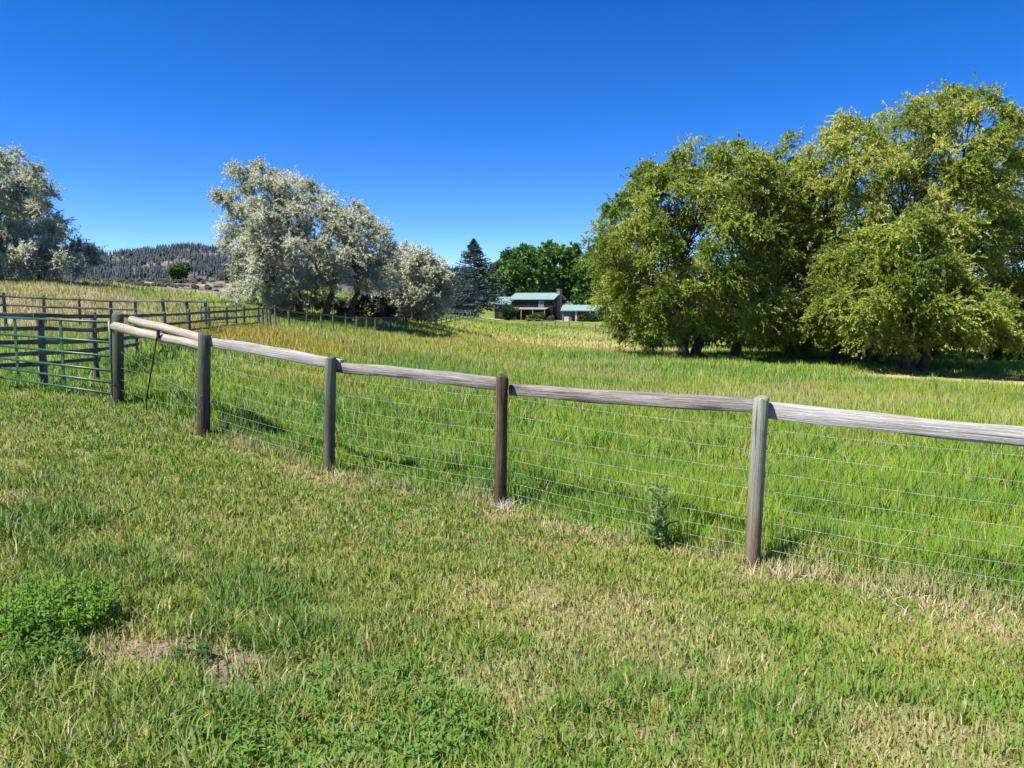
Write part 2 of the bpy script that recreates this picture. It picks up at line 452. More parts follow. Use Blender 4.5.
# ------------------------------------------------------------------ ground sheet
def build_ground():
    th = np.concatenate([np.linspace(-math.pi, -.82, 50, endpoint=False), np.linspace(-.82, .82, 330), np.linspace(.82, math.pi, 51)[1:-1]])
    rr = np.concatenate([[0.25, .8, 1.3], np.exp(np.linspace(math.log(1.7), math.log(90), 330)), np.exp(np.linspace(math.log(95), math.log(1700), 50))])
    TT, RR_ = np.meshgrid(th, rr, indexing='ij')
    x = (np.sin(TT) * RR_).ravel(); y = (np.cos(TT) * RR_).ravel()
    z = zg(x, y)
    nt_, nr_ = TT.shape
    idx = np.arange(nt_ * nr_).reshape(nt_, nr_)
    nx = np.roll(idx, -1, axis=0)
    F = np.stack([idx[:, :-1], idx[:, 1:], nx[:, 1:], nx[:, :-1]], -1).reshape(-1, 4)[:, ::-1]
    V = np.stack([x, y, z], -1)
    # centre fan
    V = np.vstack([V, [[0, 0, float(zg(0.0, 0.1))]]])
    t = turf_colour(V[:, 0], V[:, 1])
    s = fence_side(V[:, 0], V[:, 1])
    # between blades one sees thatch and soil; far off the turf itself
    thatch = np.array([.20, .165, .085]); r = np.hypot(V[:, 0], V[:, 1])
    f = np.where(s > 0, smooth(10, 26, r) * .75 + .2, .25)
    # beyond the field: sagebrush slope
    sage = smooth(61, 69, V[:, 1]) * smooth(-.30, -.36, np.arctan2(V[:, 0], V[:, 1]))
    c = thatch * (1 - f[:, None]) + t * f[:, None]
    c = mixc(c, (.235, .19, .135), np.clip(spot_field(V[:, 0], V[:, 1], 'bare'), 0, 1))
    dirt = np.array([.235, .195, .155])
    dn = np.clip((fbm(V[:, 0] * .6, V[:, 1] * .2, 13, 4)[:, None] - .5) * 2 + .5, 0, 1)
    c = c * (1 - sage[:, None]) + (dirt * (.35 + 1.0 * dn)) * sage[:, None]
    me = np_mesh('ground', V, F, c, True)
    bm = bmesh.new(); bm.from_mesh(me); bm.verts.ensure_lookup_table()
    last = len(bm.verts) - 1
    for i in range(nt_):
        try: bm.faces.new((bm.verts[last], bm.verts[idx[(i + 1) % nt_, 0]], bm.verts[idx[i, 0]]))
        except ValueError: pass
    bmesh.ops.recalc_face_normals(bm, faces=bm.faces)
    bm.to_mesh(me); bm.free()
    m, nt, out = new_mat('ground_turf')
    a = N(nt, 'ShaderNodeAttribute', attribute_name='Col')
    tc = N(nt, 'ShaderNodeTexCoord')
    n1 = N(nt, 'ShaderNodeTexNoise'); n1.inputs['Scale'].default_value = 9; n1.inputs['Detail'].default_value = 8; n1.inputs['Roughness'].default_value = .75
    n2 = N(nt, 'ShaderNodeTexNoise'); n2.inputs['Scale'].default_value = 60; n2.inputs['Detail'].default_value = 4
    cr = N(nt, 'ShaderNodeMapRange'); cr.inputs['From Min'].default_value = .3; cr.inputs['From Max'].default_value = .7
    cr.inputs['To Min'].default_value = .6; cr.inputs['To Max'].default_value = 1.35
    mu = N(nt, 'ShaderNodeVectorMath', operation='SCALE')
    bp = N(nt, 'ShaderNodeBump'); bp.inputs['Strength'].default_value = .6; bp.inputs['Distance'].default_value = .03
    pb = N(nt, 'ShaderNodeBsdfPrincipled'); pb.inputs['Roughness'].default_value = .95; pb.inputs['Specular IOR Level'].default_value = .1
    L = nt.links.new
    L(tc.outputs['Object'], n1.inputs['Vector']); L(tc.outputs['Object'], n2.inputs['Vector'])
    L(n1.outputs['Fac'], cr.inputs['Value']); L(cr.outputs[0], mu.inputs['Scale']); L(a.outputs['Color'], mu.inputs[0])
    L(mu.outputs[0], pb.inputs['Base Color']); L(n2.outputs['Fac'], bp.inputs['Height']); L(bp.outputs[0], pb.inputs['Normal'])
    L(pb.outputs[0], out.inputs[0])
    o = link_mesh('ground', me, m)
    tag(o, kind='structure')
build_ground()

# ------------------------------------------------------------------ grass blades
def blades(x, y, h, wdt, col, lean=.35, seg=True, zbase=None, curl=0.0, az=None):
    n = len(x)
    z = zg(x, y) if zbase is None else zbase
    face = rng.uniform(0, 2 * math.pi, n)          # blade width direction
    if az is None: az = rng.uniform(0, 2 * math.pi, n)
    la = np.abs(rng.normal(0, lean, n)) + .08
    dx, dy = np.cos(az) * la * h, np.sin(az) * la * h
    wx, wy = np.cos(face) * wdt * .5, np.sin(face) * wdt * .5
    tz = h / np.sqrt(1 + la * la)
    B = np.stack([x, y, z - .01], -1)
    T = np.stack([x + dx, y + dy, z + tz * (1 - curl)], -1)
    W = np.stack([wx, wy, np.zeros(n)], -1)
    cb = col * rng.uniform(.8, 1.2, (n, 1))
    if not seg:
        V = np.stack([B - W, B + W, T], 1).reshape(-1, 3)
        F = np.arange(3 * n).reshape(n, 3)
        C = np.repeat(cb, 3, axis=0)
        return V, F, C
    Mid = np.stack([x + dx * .36, y + dy * .36, z + tz * .62], -1)
    V = np.stack([B - W, B + W, Mid - W * .8, Mid + W * .8, T], 1).reshape(-1, 3)
    b = (np.arange(n) * 5)[:, None]
    F = np.concatenate([b + np.array([[0, 1, 3]]), b + np.array([[0, 3, 2]]), b + np.array([[2, 3, 4]])], 0)
    C = np.repeat(cb, 5, axis=0)
    return V, F, C

class Bag:
    def __init__(s): s.V = []; s.F = []; s.C = []; s.n = 0
    def add(s, V, F, C):
        s.V.append(V); s.F.append(F + s.n); s.C.append(C); s.n += len(V)
    def build(s, name, mat, parent=None, origin=None, sm=False):
        V = np.concatenate(s.V)
        if origin is not None: V = V - np.array(origin)[None]
        return link_mesh(name, np_mesh(name, V, np.concatenate(s.F), np.concatenate(s.C), sm), mat, parent)

def polar(n, r0, r1, half):
    th = rng.uniform(-half, half, n)
    r = np.sqrt(rng.uniform(r0 * r0, r1 * r1, n))
    return np.sin(th) * r, np.cos(th) * r

def vary(c, straw, straw_col=(.46, .38, .20)):
    """a share of blades is dry, the rest vary a little in hue"""
    n = len(c)
    c = c.copy()
    g = rng.normal(0, 1, n)
    c[:, 0] *= 1 + .16 * g; c[:, 2] *= 1 + .1 * g
    k = rng.uniform(0, 1, n) < straw
    c[k] = np.array(straw_col) * rng.uniform(.7, 1.15, (k.sum(), 1))
    return np.clip(c, .004, .8)

HALF = .72
lawn = Bag(); meadow = Bag()
# mown grass on the near side
for (r0, r1, dens, wd) in ((1.7, 3.6, 7000, .0085), (3.6, 6.5, 4800, .0095), (6.5, 10, 2800, .0115), (10, 16, 1600, .014)):
    n = int(HALF * (r1 * r1 - r0 * r0) * dens)
    x, y = polar(n, r0, r1, HALF)
    clump = fbm(x * 6, y * 6, 33, 2)
    s = fence_side(x, y)
    bare = spot_field(x, y, 'bare'); straw = spot_field(x, y, 'straw')
    keep = (s < 0) & (rng.uniform(0, 1, n) > bare * .97) & (rng.uniform(0, 1, n) > straw * .35) & (rng.uniform(0, 1, n) < .30 + 1.1 * smooth(.25, .6, clump))
    x, y, s, straw, clump = x[keep], y[keep], s[keep], straw[keep], clump[keep]
    tall = spot_field(x, y, 'tall'); lush = spot_field(x, y, 'lush')
    leftish = smooth(.2, -1.4, x) * smooth(6.5, 3.0, y)
    h = (.038 + .045 * fbm(x * 1.5, y * 1.5, 35, 2) + .035 * smooth(.5, .8, clump) + .10 * tall + .02 * lush + .012 * leftish) * rng.uniform(.55, 1.35, len(x))
    h *= 1 - .35 * straw
    h += smooth(-.25, 0, s) * .08 * rng.uniform(0, 1, len(x))
    c = vary(turf_colour(x, y), +.05 + .28 * straw + .10 * fbm(x * 1.1, y * 1.1, 36, 2))
    V, F, C = blades(x, y, h, wd * rng.uniform(.6, 1.3, len(x)), c, .68, True, None, .08)
    lawn.add(V, F, C)
# flattened dry thatch lying between the blades
n = 26000
x, y = polar(n, 1.7, 9.5, HALF)
st = spot_field(x, y, 'straw'); ba = spot_field(x, y, 'bare')
k = (fence_side(x, y) < .1) & (rng.uniform(0, 1, n) < .35 + .65 * st) & (rng.uniform(0, 1, n) > ba * .1)
x, y = x[k], y[k]
c = np.array([.44, .35, .20])[None] * rng.uniform(.6, 1.2, (len(x), 1))
V, F, C = blades(x, y, rng.uniform(.04, .11, len(x)), np.full(len(x), .004), c, 1.6, True)
lawn.add(V, F, C)
lawn_o = lawn.build('mown_grass', M['grass'])
tag(lawn_o, kind='stuff')

# tall grass beyond the fence
for (r0, r1, dens, wd, hh, seg) in ((4.2, 8, 3000, .0085, .30, True), (8, 12, 2100, .011, .31, True), (12, 20, 900, .016, .31, True), (20, 34, 330, .025, .28, False), (34, 62, 100, .042, .29, False), (62, 120, 12, .10, .34, False)):
    n = int(HALF * (r1 * r1 - r0 * r0) * dens)
    x, y = polar(n, r0, r1, HALF)
    s = fence_side(x, y)
    clump = fbm(x * 3.1, y * 3.1, 133, 2)
    keep = (s > -.06) & (rng.uniform(0, 1, n) < .35 + smooth(.25, .55, clump))
    th = np.arctan2(x, y)
    keep &= ~((th < -.30) & (y > 66))
    x, y, s, clump = x[keep], y[keep], s[keep], clump[keep]
    c0 = turf_colour(x, y)
    dry = mspot_field(x, y, 'dry')
    h = hh * (.40 + .75 * smooth(.2, .8, fbm(x * .8, y * .8, 135, 3)) + .35 * smooth(.45, .75, clump)) * rng.uniform(.6, 1.25, len(x))
    corral = smooth(-4.6, -6.2, x) * smooth(24, 18, y)
    h = h * (1 - .45 * corral) * (1 - .85 * dry)
    h *= .45 + .55 * smooth(.0, .5, s)
    c = vary(c0, .04 + .05 * smooth(10, 30, np.hypot(x, y)))
    V, F, C = blades(x, y, h, wd * rng.uniform(.6, 1.3, len(x)), c, .30, seg)
    meadow.add(V, F, C)
# seed heads standing above the meadow
n = 7000
x, y = polar(n, 6, 40, HALF)
k = (fence_side(x, y) > .3) & (rng.uniform(0, 1, n) < (8 / np.hypot(x, y)) ** .6 * smooth(.35, .6, fbm(x * .5, y * .5, 143, 2)))
x, y = x[k], y[k]
r = np.hypot(x, y)
c = np.array([.34, .30, .13])[None] * rng.uniform(.7, 1.2, (len(x), 1))
V, F, C = blades(x, y, rng.uniform(.34, .55, len(x)) * np.where((x < -4.6) & (y < 22), .6, 1), .004 + r * .0009, c, .22, True)
meadow.add(V, F, C)
meadow_o = meadow.build('meadow_grass', M['grass'])
tag(meadow_o, kind='stuff')

# ------------------------------------------------------------------ leaves
def diamond(P, A, S, L, Wd, col):
    """leaf quads: base P, axis A (unit), side S (unit), length, width"""
    n = len(P)
    L = np.broadcast_to(L, (n,))[:, None]; Wd = np.broadcast_to(Wd, (n,))[:, None]
    mid = P + A * L * .45
    V = np.stack([P, mid + S * Wd * .5, P + A * L, mid - S * Wd * .5], 1).reshape(-1, 3)
    F = np.arange(4 * n).reshape(n, 4)
    return V, F, np.repeat(col, 4, axis=0)

def unit(v):
    return v / (np.linalg.norm(v, axis=-1, keepdims=True) + 1e-9)

def perp(A):
    r = rng.normal(0, 1, A.shape)
    return unit(np.cross(A, r))

def sprays(bag, cen, rad, axis_xy, n_spray, n_leaf, leaf_l, leaf_w, cols, droop=.6, up=.2, out=.6, spread=.5, col_jit=.18, twig=None):
    """leafy twigs bursting from every cluster centre"""
    m = len(cen)
    P = np.repeat(cen, n_spray, axis=0); Rr = np.repeat(rad, n_spray)
    clump_t = np.repeat(rng.uniform(0, 1, m), n_spray)
    n = len(P)
    d = unit(rng.normal(0, 1, (n, 3)))
    o = P - np.array([axis_xy[0], axis_xy[1], 0]); o[:, 2] = 0
    o = unit(o)
    d = unit(d * 1.0 + o * out + np.array([0, 0, up]))
    start = P + unit(rng.normal(0, 1, (n, 3))) * (Rr * rng.uniform(0, .55, n))[:, None]
    Ls = Rr * rng.uniform(.42, .95, n)
    dr = droop * rng.uniform(.4, 1.4, n)
    t = rng.uniform(.15, 1.0, (n, n_leaf))
    pos = start[:, None] + d[:, None] * (Ls[:, None] * t)[..., None]
    pos[..., 2] -= (dr * Ls)[:, None] * t * t
    tan = d[:, None] * np.ones((1, n_leaf, 1)); tan = tan.copy()
    tan[..., 2] -= 2 * dr[:, None] * t
    A = unit(unit(tan) + rng.normal(0, spread, tan.shape)).reshape(-1, 3)
    pos = pos.reshape(-1, 3)
    S = perp(A)
    k = len(pos)
    ct = np.repeat(clump_t, n_leaf)
    cols = np.array(cols)
    f = np.clip(ct + rng.normal(0, .3, k), 0, .999) * (len(cols) - 1)
    i = f.astype(int); f = (f - i)[:, None]
    c = cols[i] * (1 - f) + cols[np.minimum(i + 1, len(cols) - 1)] * f
    c = c * rng.uniform(1 - col_jit, 1 + col_jit, (k, 1))
    bag.add(*diamond(pos, A, S, leaf_l * rng.uniform(.6, 1.3, k), leaf_w * rng.uniform(.7, 1.3, k), c))
    if twig:
        tip = start + d * Ls[:, None]; tip[:, 2] -= dr * Ls
        mid = start + d * (Ls * .5)[:, None]; mid[:, 2] -= dr * Ls * .25
        W = perp(d) * (twig * .5)
        V = np.stack([start - W, start + W, mid + W * .7, mid - W * .7, tip], 1).reshape(-1, 3)
        b = (np.arange(n) * 5)[:, None]
        F = np.concatenate([b + np.array([[0, 1, 2, 3]]), b + np.array([[3, 2, 4, 4]])], 0)[:n]
        bag.add(V, F, np.tile(np.array([[.09, .07, .05]]), (len(V), 1)))

def in_poly(px, py, poly):
    c = np.zeros(len(px), bool); n = len(poly)
    j = n - 1
    for i in range(n):
        xi, yi = poly[i]; xj, yj = poly[j]
        k = ((yi > py) != (yj > py)) & (px < (xj - xi) * (py - yi) / (yj - yi + 1e-12) + xi)
        c ^= k; j = i
    return c

def poly_dist(px, py, poly):
    d = np.full(len(px), 1e9); n = len(poly)
    for i in range(n):
        a = np.array(poly[i], float); b = np.array(poly[(i + 1) % n], float)
        ab = b - a
        t = np.clip(((px - a[0]) * ab[0] + (py - a[1]) * ab[1]) / (ab @ ab), 0, 1)
        d = np.minimum(d, np.hypot(px - a[0] - ab[0] * t, py - a[1] - ab[1] * t))
    return d

def clusters_in(poly, Y, n, r_m, depth, shell=.55, gap=.62):
    """cluster centres filling a solid body whose outline matches the crown seen in the photo"""
    poly = [tuple(p) for p in poly]
    pa = np.array(poly)
    mpp = Y / FPX
    # probe the largest inner distance
    qx = rng.uniform(pa[:, 0].min(), pa[:, 0].max(), 4000); qy = rng.uniform(pa[:, 1].min(), pa[:, 1].max(), 4000)
    ok = in_poly(qx, qy, poly); qx, qy = qx[ok], qy[ok]
    qd = poly_dist(qx, qy, poly); dmax = qd.max()
    out = []; rad = []
    order = rng.permutation(len(qx))
    for i in order:
        if len(out) >= n: break
        rm = r_m * rng.uniform(.65, 1.3)
        rp = rm / mpp
        d = qd[i]
        if d < rp * .55: continue
        e = min(1.0, d / dmax)
        half = depth * math.sqrt(max(0, 1 - (1 - e) ** 2))
        u = rng.uniform(-1, 1)
        u = math.copysign(abs(u) ** shell, u)
        p = np.array(at(qx[i], qy[i], Y)); p[1] += half * u
        if out and np.min(np.linalg.norm(np.array(out) - p, axis=1)) < gap * rm: continue
        out.append(p); rad.append(rm)
    return np.array(out), np.array(rad)

def kmeans(P, k, it=8):
    C = P[rng.choice(len(P), k, replace=False)]
    for _ in range(it):
        a = np.argmin(((P[:, None] - C[None]) ** 2).sum(-1), 1)
        C = np.array([P[a == i].mean(0) if np.any(a == i) else C[i] for i in range(k)])
    return C, a

def wob_path(a, b, n, amp, sag=0):
    a = Vector(a); b = Vector(b); L = (b - a).length
    pts = []
    off = Vector((0, 0, 0))
    for i in range(n + 1):
        t = i / n
        p = a.lerp(b, t)
        if 0 < i < n:
            p = p + Vector((random.uniform(-1, 1), random.uniform(-1, 1), random.uniform(-.6, .6))) * amp * L
        p.z += sag * L * math.sin(math.pi * t)
        pts.append(p)
    return pts

def wood(trunks, cen, rad, r0, k=6, fork=.3, twig_r=.02, limb_share=.45):
    """trunk(s), limbs and branches reaching into every cluster; one mesh"""
    bm = bmesh.new()
    C, a = kmeans(cen, min(k, len(cen)))
    for ti, (base, lean) in enumerate(trunks):
        base = Vector(base)
        mine = [i for i in range(len(C)) if np.argmin([abs(C[i][0] - tb[0].x) + .4 * abs(C[i][1] - tb[0].y) for tb in trunks]) == ti]
        top = cen[:, 2].max()
        fk = base + Vector(lean) + Vector((0, 0, (top - base.z) * fork))
        pts = wob_path(base - Vector((0, 0, .3)), fk, 5, .03)
        tube(bm, pts, [r0 * 1.35, r0 * 1.02, r0 * .95, r0 * .88, r0 * .8, r0 * .68], 9)
        for i in mine:
            c = Vector(C[i])
            c2 = fk.lerp(c, .85)
            lp = wob_path(fk - Vector((0, 0, .25)), c2, 5, .05, .05)
            rl = r0 * limb_share
            tube(bm, lp, [rl * (1 - .14 * j) for j in range(6)], 7)
            for q in np.where(a == i)[0]:
                e = Vector(cen[q])
                st = lp[random.choice((2, 3, 4, 5))]
                bp = wob_path(st, e, 4, .06, .04)
                rb = max(twig_r, rl * .3)
                tube(bm, bp, [rb * (1 - .2 * j) for j in range(5)], 5)
    return bm

def make_tree(name, label, cat, poly, Y, trunks, n, r_m, depth, n_spray, n_leaf, leaf, cols, mat, r0=.3, droop=.6, up=.2, out=.5, spread=.5, k=6, fork=.3, group=None, extra=None, shell=.55, twig_r=.02, gap=.62, jit=.18, lenbark=None):
    cen, rad = clusters_in(poly, Y, n, r_m, depth, shell, gap)
    if extra is not None:
        c2, r2 = extra
        cen = np.vstack([cen, c2]); rad = np.concatenate([rad, r2])
    base = Vector(trunks[0][0])
    root = empty(name, base, label, cat, group)
    bm = wood([(Vector(t[0]), t[1]) for t in trunks], cen, rad, r0, k, fork, twig_r)
    bmesh.ops.translate(bm, vec=-base, verts=bm.verts)
    bm_obj('trunk', bm, lenbark or M['bark'], root, True)
    bag = Bag()
    ax = cen[:, :2].mean(0)
    sprays(bag, cen, rad, ax, n_spray, n_leaf, leaf[0], leaf[1], cols, droop, up, out, spread, jit)
    bag.build('crown', mat, root, base)
    return root

WIL = [(.11, .17, .02), (.20, .265, .034), (.30, .35, .054), (.41, .44, .09)]
WILY = [(.14, .20, .024), (.245, .31, .045), (.355, .395, .075), (.50, .475, .15)]
pL = [(583, 262), (580, 235), (590, 212), (606, 188), (625, 178), (642, 158), (668, 146), (692, 139), (722, 142), (748, 150), (775, 152), (800, 168), (806, 220), (806, 300), (800, 335), (770, 350), (730, 354), (705, 338), (672, 348), (640, 350), (618, 343), (604, 318), (594, 292)]
bL = on_ground(692, 50); 
make_tree('willow_tree', 'broad olive green willow with twin dark trunks, nearest the log house', 'tree', pL, 50,
          [(on_ground(686, 50), (-.5, 0, 0)), (on_ground(697, 50.4), (.6, .2, 0)), (on_ground(738, 52), (.3, .3, 0))], 330, 1.2, 5.6, 50, 28, (.17, .056), WIL, M['willow_leaf'], gap=.6, r0=.34, droop=.4, up=.35, k=11, fork=.27, group='willow trees along the meadow edge')
pT = [(772, 160), (776, 136), (800, 114), (832, 106), (862, 100), (886, 96), (902, 84), (932, 79), (962, 82), (984, 92), (1000, 110), (1010, 180), (1000, 250), (960, 300), (880, 320), (820, 300), (790, 240)]
pT = [(x, y + 9 if y < 140 else y) for x, y in pT]
make_tree('willow_tree', 'tallest willow, yellowish at the top, rising behind the low leafy crown on the right', 'tree', pT, 48,
          [(on_ground(868, 48), (-.6, 0, 0)), (on_ground(880, 48.5), (.9, .3, 0)), (on_ground(845, 49), (-1.2, .3, 0))], 270, 1.2, 5.2, 48, 28, (.17, .056), WILY, M['willow_leaf'], r0=.36, droop=.4, up=.4, k=12, fork=.36, group='willow trees along the meadow edge', gap=.66)
pF = [(812, 330), (810, 292), (826, 256), (856, 224), (888, 206), (915, 216), (935, 246), (955, 275), (1000, 300), (1022, 326), (1004, 350), (960, 350), (930, 350), (880, 352), (835, 352)]
make_tree('willow_tree', 'low bright green willow in front of the tallest one, beside the dry tan field', 'tree', pF, 43,
          [(on_ground(908, 43), (.1, 0, 0)), (on_ground(925, 43.3), (.5, .1, 0))], 190, 1.15, 4.2, 50, 28, (.17, .056), WIL, M['willow_leaf'], gap=.64, r0=.27, droop=.35, up=.35, k=8, fork=.3, group='willow trees along the meadow edge')
pR = [(992, 140), (1004, 106), (1024, 92), (1060, 84), (1100, 96), (1128, 130), (1140, 200), (1130, 280), (1080, 320), (1020, 316), (985, 290), (976, 220)]
pR = [(x, y + 8 if y < 140 else y) for x, y in pR]
make_tree('willow_tree', 'yellow green willow at the right edge of the picture, trunk out of sight', 'tree', pR, 51,
          [(on_ground(1066, 51), (.2, 0, 0))], 160, 1.25, 5, 48, 28, (.17, .056), WILY, M['willow_leaf'], r0=.36, droop=.4, up=.4, k=8, fork=.36, group='willow trees along the meadow edge', gap=.66)
pM = [(735, 345), (730, 290), (750, 220), (775, 175), (800, 170), (820, 200), (838, 260), (842, 335), (820, 356), (780, 357)]
make_tree('willow_tree', 'mid green willow squeezed between the twin trunked willow and the tallest one', 'tree', pM, 54,
          [(on_ground(790, 54), (.1, 0, 0)), (on_ground(806, 54), (.4, .1, 0))], 140, 1.25, 4.4, 48, 28, (.17, .056), WIL, M['willow_leaf'], gap=.64, r0=.3, droop=.4, k=6, fork=.3, group='willow trees along the meadow edge')
# dark-leaved shrubs added to stand in for the shade behind the willows
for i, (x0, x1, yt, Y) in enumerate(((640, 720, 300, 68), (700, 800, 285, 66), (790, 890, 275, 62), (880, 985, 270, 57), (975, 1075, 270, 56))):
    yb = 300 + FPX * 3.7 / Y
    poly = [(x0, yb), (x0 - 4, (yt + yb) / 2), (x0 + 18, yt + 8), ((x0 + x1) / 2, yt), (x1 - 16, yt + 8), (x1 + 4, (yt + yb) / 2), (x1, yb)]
    make_tree('shade_fill_shrub', 'dense dark shrub thicket added to stand for the shade behind the willow trunks', 'shrub', poly, Y,
              [(on_ground((x0 + x1) / 2, Y), (0, 0, 0))], 80, 1.1, 3.0, 26, 14, (.36, .16), [(.03, .05, .012), (.06, .09, .02)], M['green_leaf'], r0=.14, droop=.2, up=.4, k=4, fork=.12, group='added shade shrubs behind the willows')

OLV = [(.36, .395, .28), (.48, .51, .385), (.60, .62, .48), (.70, .715, .57)]
pO = [(228, 300), (240, 270), (226, 240), (220, 215), (218, 185), (240, 168), (275, 163), (300, 172), (322, 186), (340, 196), (362, 204), (380, 212), (392, 232), (398, 262), (410, 284), (404, 300), (372, 298), (345, 290), (318, 298), (304, 314), (258, 312)]
make_tree('russian_olive_tree', 'largest silvery Russian olive, wide and rounded, standing behind the thin post fence', 'tree', pO, 57,
          [(on_ground(322, 57), (.8, 0, 0)), (on_ground(276, 57), (-.4, .2, 0)), (on_ground(345, 57.5), (1.0, 0, 0)), (on_ground(300, 58), (-.2, .3, 0))], 250, 1.05, 4.8, 52, 32, (.14, .045), OLV, M['olive_leaf'], r0=.26, droop=.25, up=.45, out=.4, spread=.65, k=12, fork=.2, group='silvery Russian olive trees', gap=.7)
pO2 = [(376, 304), (374, 272), (388, 245), (410, 241), (430, 250), (446, 262), (455, 280), (450, 305), (440, 318), (410, 320), (388, 318)]
make_tree('russian_olive_tree', 'smaller silvery Russian olive just left of the tall spruce', 'tree', pO2, 68,
          [(on_ground(418, 68), (.2, 0, 0)), (on_ground(405, 68), (-.5, 0, 0))], 120, 1.05, 3.4, 50, 28, (.17, .055), OLV, M['olive_leaf'], r0=.22, droop=.25, up=.45, out=.4, spread=.65, k=6, fork=.2, group='silvery Russian olive trees', gap=.7)
pO3 = [(-70, 278), (-80, 200), (-50, 140), (0, 142), (14, 148), (30, 160), (42, 185), (46, 205), (60, 225), (76, 240), (90, 255), (93, 272), (75, 282), (20, 284), (-40, 284)]
make_tree('russian_olive_tree', 'silvery Russian olive cut off by the left edge of the picture, above the corral', 'tree', pO3, 53,
          [(on_ground(3, 53), (-.3, 0, 0)), (on_ground(40, 53), (.8, 0, 0)), (on_ground(-40, 53), (-.5, 0, 0))], 200, 1.05, 4.2, 50, 32, (.14, .045), OLV, M['olive_leaf'], r0=.24, droop=.25, up=.45, out=.4, spread=.65, k=9, fork=.2, group='silvery Russian olive trees', gap=.6)

for (x0, x1, yt, Y) in ((236, 296, 296, 62), (284, 352, 292, 66), (340, 396, 294, 63), (388, 440, 300, 76)):  # dark shrubs added to darken the bright gaps under the silvery trees
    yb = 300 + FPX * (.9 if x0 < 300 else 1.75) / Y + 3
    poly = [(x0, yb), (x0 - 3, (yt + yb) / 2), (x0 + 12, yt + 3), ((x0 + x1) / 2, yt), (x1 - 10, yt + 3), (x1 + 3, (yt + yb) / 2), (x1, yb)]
    make_tree('shade_fill_shrub', 'dark green shrub thicket added to stand for the shade at the foot of the silvery trees', 'shrub', poly, Y,
              [(on_ground((x0 + x1) / 2, Y), (0, 0, 0))], 40, .6, 1.6, 20, 12, (.26, .10), [(.05, .07, .035), (.10, .13, .07)], M['olive_leaf'], r0=.1, droop=.2, up=.4, k=3, fork=.12, group='added shade shrubs under the silvery trees')

GRN = [(.05, .12, .014), (.09, .19, .024), (.14, .255, .038)]
for poly, Y, tx, lab in (
    ([(492, 296), (490, 272), (500, 252), (520, 243), (540, 246), (552, 262), (556, 285), (550, 305), (510, 308)], 196, 522, 'round green cottonwood right behind the main log house'),
    ([(520, 300), (520, 268), (534, 246), (560, 237), (577, 242), (586, 262), (588, 290), (580, 308), (545, 310)], 204, 562, 'taller green cottonwood rising behind the chimney'),
    ([(572, 306), (570, 276), (580, 256), (600, 250), (625, 256), (640, 275), (642, 305), (610, 314)], 198, 606, 'dark green cottonwood behind the open carport'),
    ([(440, 312), (436, 300), (444, 288), (456, 286), (462, 298), (460, 312)], 185, 450, 'small bright green tree left of the spruce trunk')):
    small = Y == 185
    make_tree('cottonwood_tree', lab, 'tree', poly, Y, [(on_ground(tx, Y), (0, 0, 0))], 24 if small else 130, 1.2 if small else 2.0, 2.5 if small else 6.0, 26, 12, (.75, .42), GRN if not small else [(.09, .17, .02), (.13, .22, .03)], M['green_leaf'], r0=.4, droop=.3, up=.35, k=6, fork=.25, group='cottonwoods behind the house')

# ------------------------------------------------------------------ conifers
def spruce(px, Y, ytop, half_px, label, cols, seed, bare=.07):
    rs = np.random.default_rng(seed)
    base = on_ground(px, Y)
    top = at(px, ytop, Y)
    H = top.z - base.z; Rm = half_px * Y / FPX
    root = empty('spruce_tree', base, label, 'tree')
    bm = bmesh.new()
    tube(bm, [(0, 0, -.3), (0, 0, H * .3), (.05, 0, H * .7), (0, 0, H * .99)], [.32, .25, .13, .02], 8)
    bag = Bag()
    nb = 380
    P = []; D = []; Lb = []
    for i in range(nb):
        t = (i + rs.uniform(0, 1)) / nb
        z = H * (bare + (1 - bare) * t ** .9)
        L = Rm * (1 - t) ** 1.05 * rs.uniform(.72, 1.12) + .05
        if t < .06: L *= .8 + 3.3 * t
        a = rs.uniform(0, 2 * math.pi)
        P.append((0, 0, z)); D.append((math.cos(a), math.sin(a), -.12 + .45 * t)); Lb.append(L)
        if i % 3 == 0:
            tube(bm, [(0, 0, z), (math.cos(a) * L * .8, math.sin(a) * L * .8, z + L * .8 * (-.12 + .3 * t) - .1 * L)], [.05, .012], 4)
    P = np.array(P); D = unit(np.array(D)); Lb = np.array(Lb)
    nl = 60
    t = rng.uniform(.12, 1, (nb, nl))
    pos = P[:, None] + D[:, None] * (Lb[:, None] * t)[..., None]
    pos[..., 2] += -.22 * (Lb[:, None] * t * (1.2 - t))
    side = np.stack([-D[:, 1], D[:, 0], np.zeros(nb)], -1)
    off = rng.normal(0, 1, (nb, nl)) * (.16 * Lb[:, None] * (1.15 - t)) 
    pos = pos + side[:, None] * off[..., None]
    A = unit(D[:, None] + side[:, None] * np.sign(off)[..., None] * .7 + rng.normal(0, .3, pos.shape) + np.array([0, 0, -.15])).reshape(-1, 3)
    pos = pos.reshape(-1, 3)
    k = len(pos)
    cols = np.array(cols)
    tt = np.clip(t.reshape(-1) + rng.normal(0, .2, k), 0, 1)[:, None]
    c = cols[0] * (1 - tt) + cols[1] * tt
    bag.add(*diamond(pos, A, perp(A), .62 * rng.uniform(.6, 1.3, k) * np.repeat(.35 + .65 * (1 - np.arange(nb) / nb), nl), .17, c))
    bm_obj('trunk', bm, M['bark'], root, True)
    bag.build('crown', M['needle'], root)
    return root
spruce(474, 150, 239, 48, 'tall pointed dark blue spruce with bare lower trunk, left of the log house', [(.022, .038, .03), (.095, .135, .125)], 3, bare=.13)
spruce(456, 158, 268, 28, 'shorter bluish spruce at the left side of the tall one', [(.03, .055, .045), (.11, .165, .15)], 4, bare=.05)

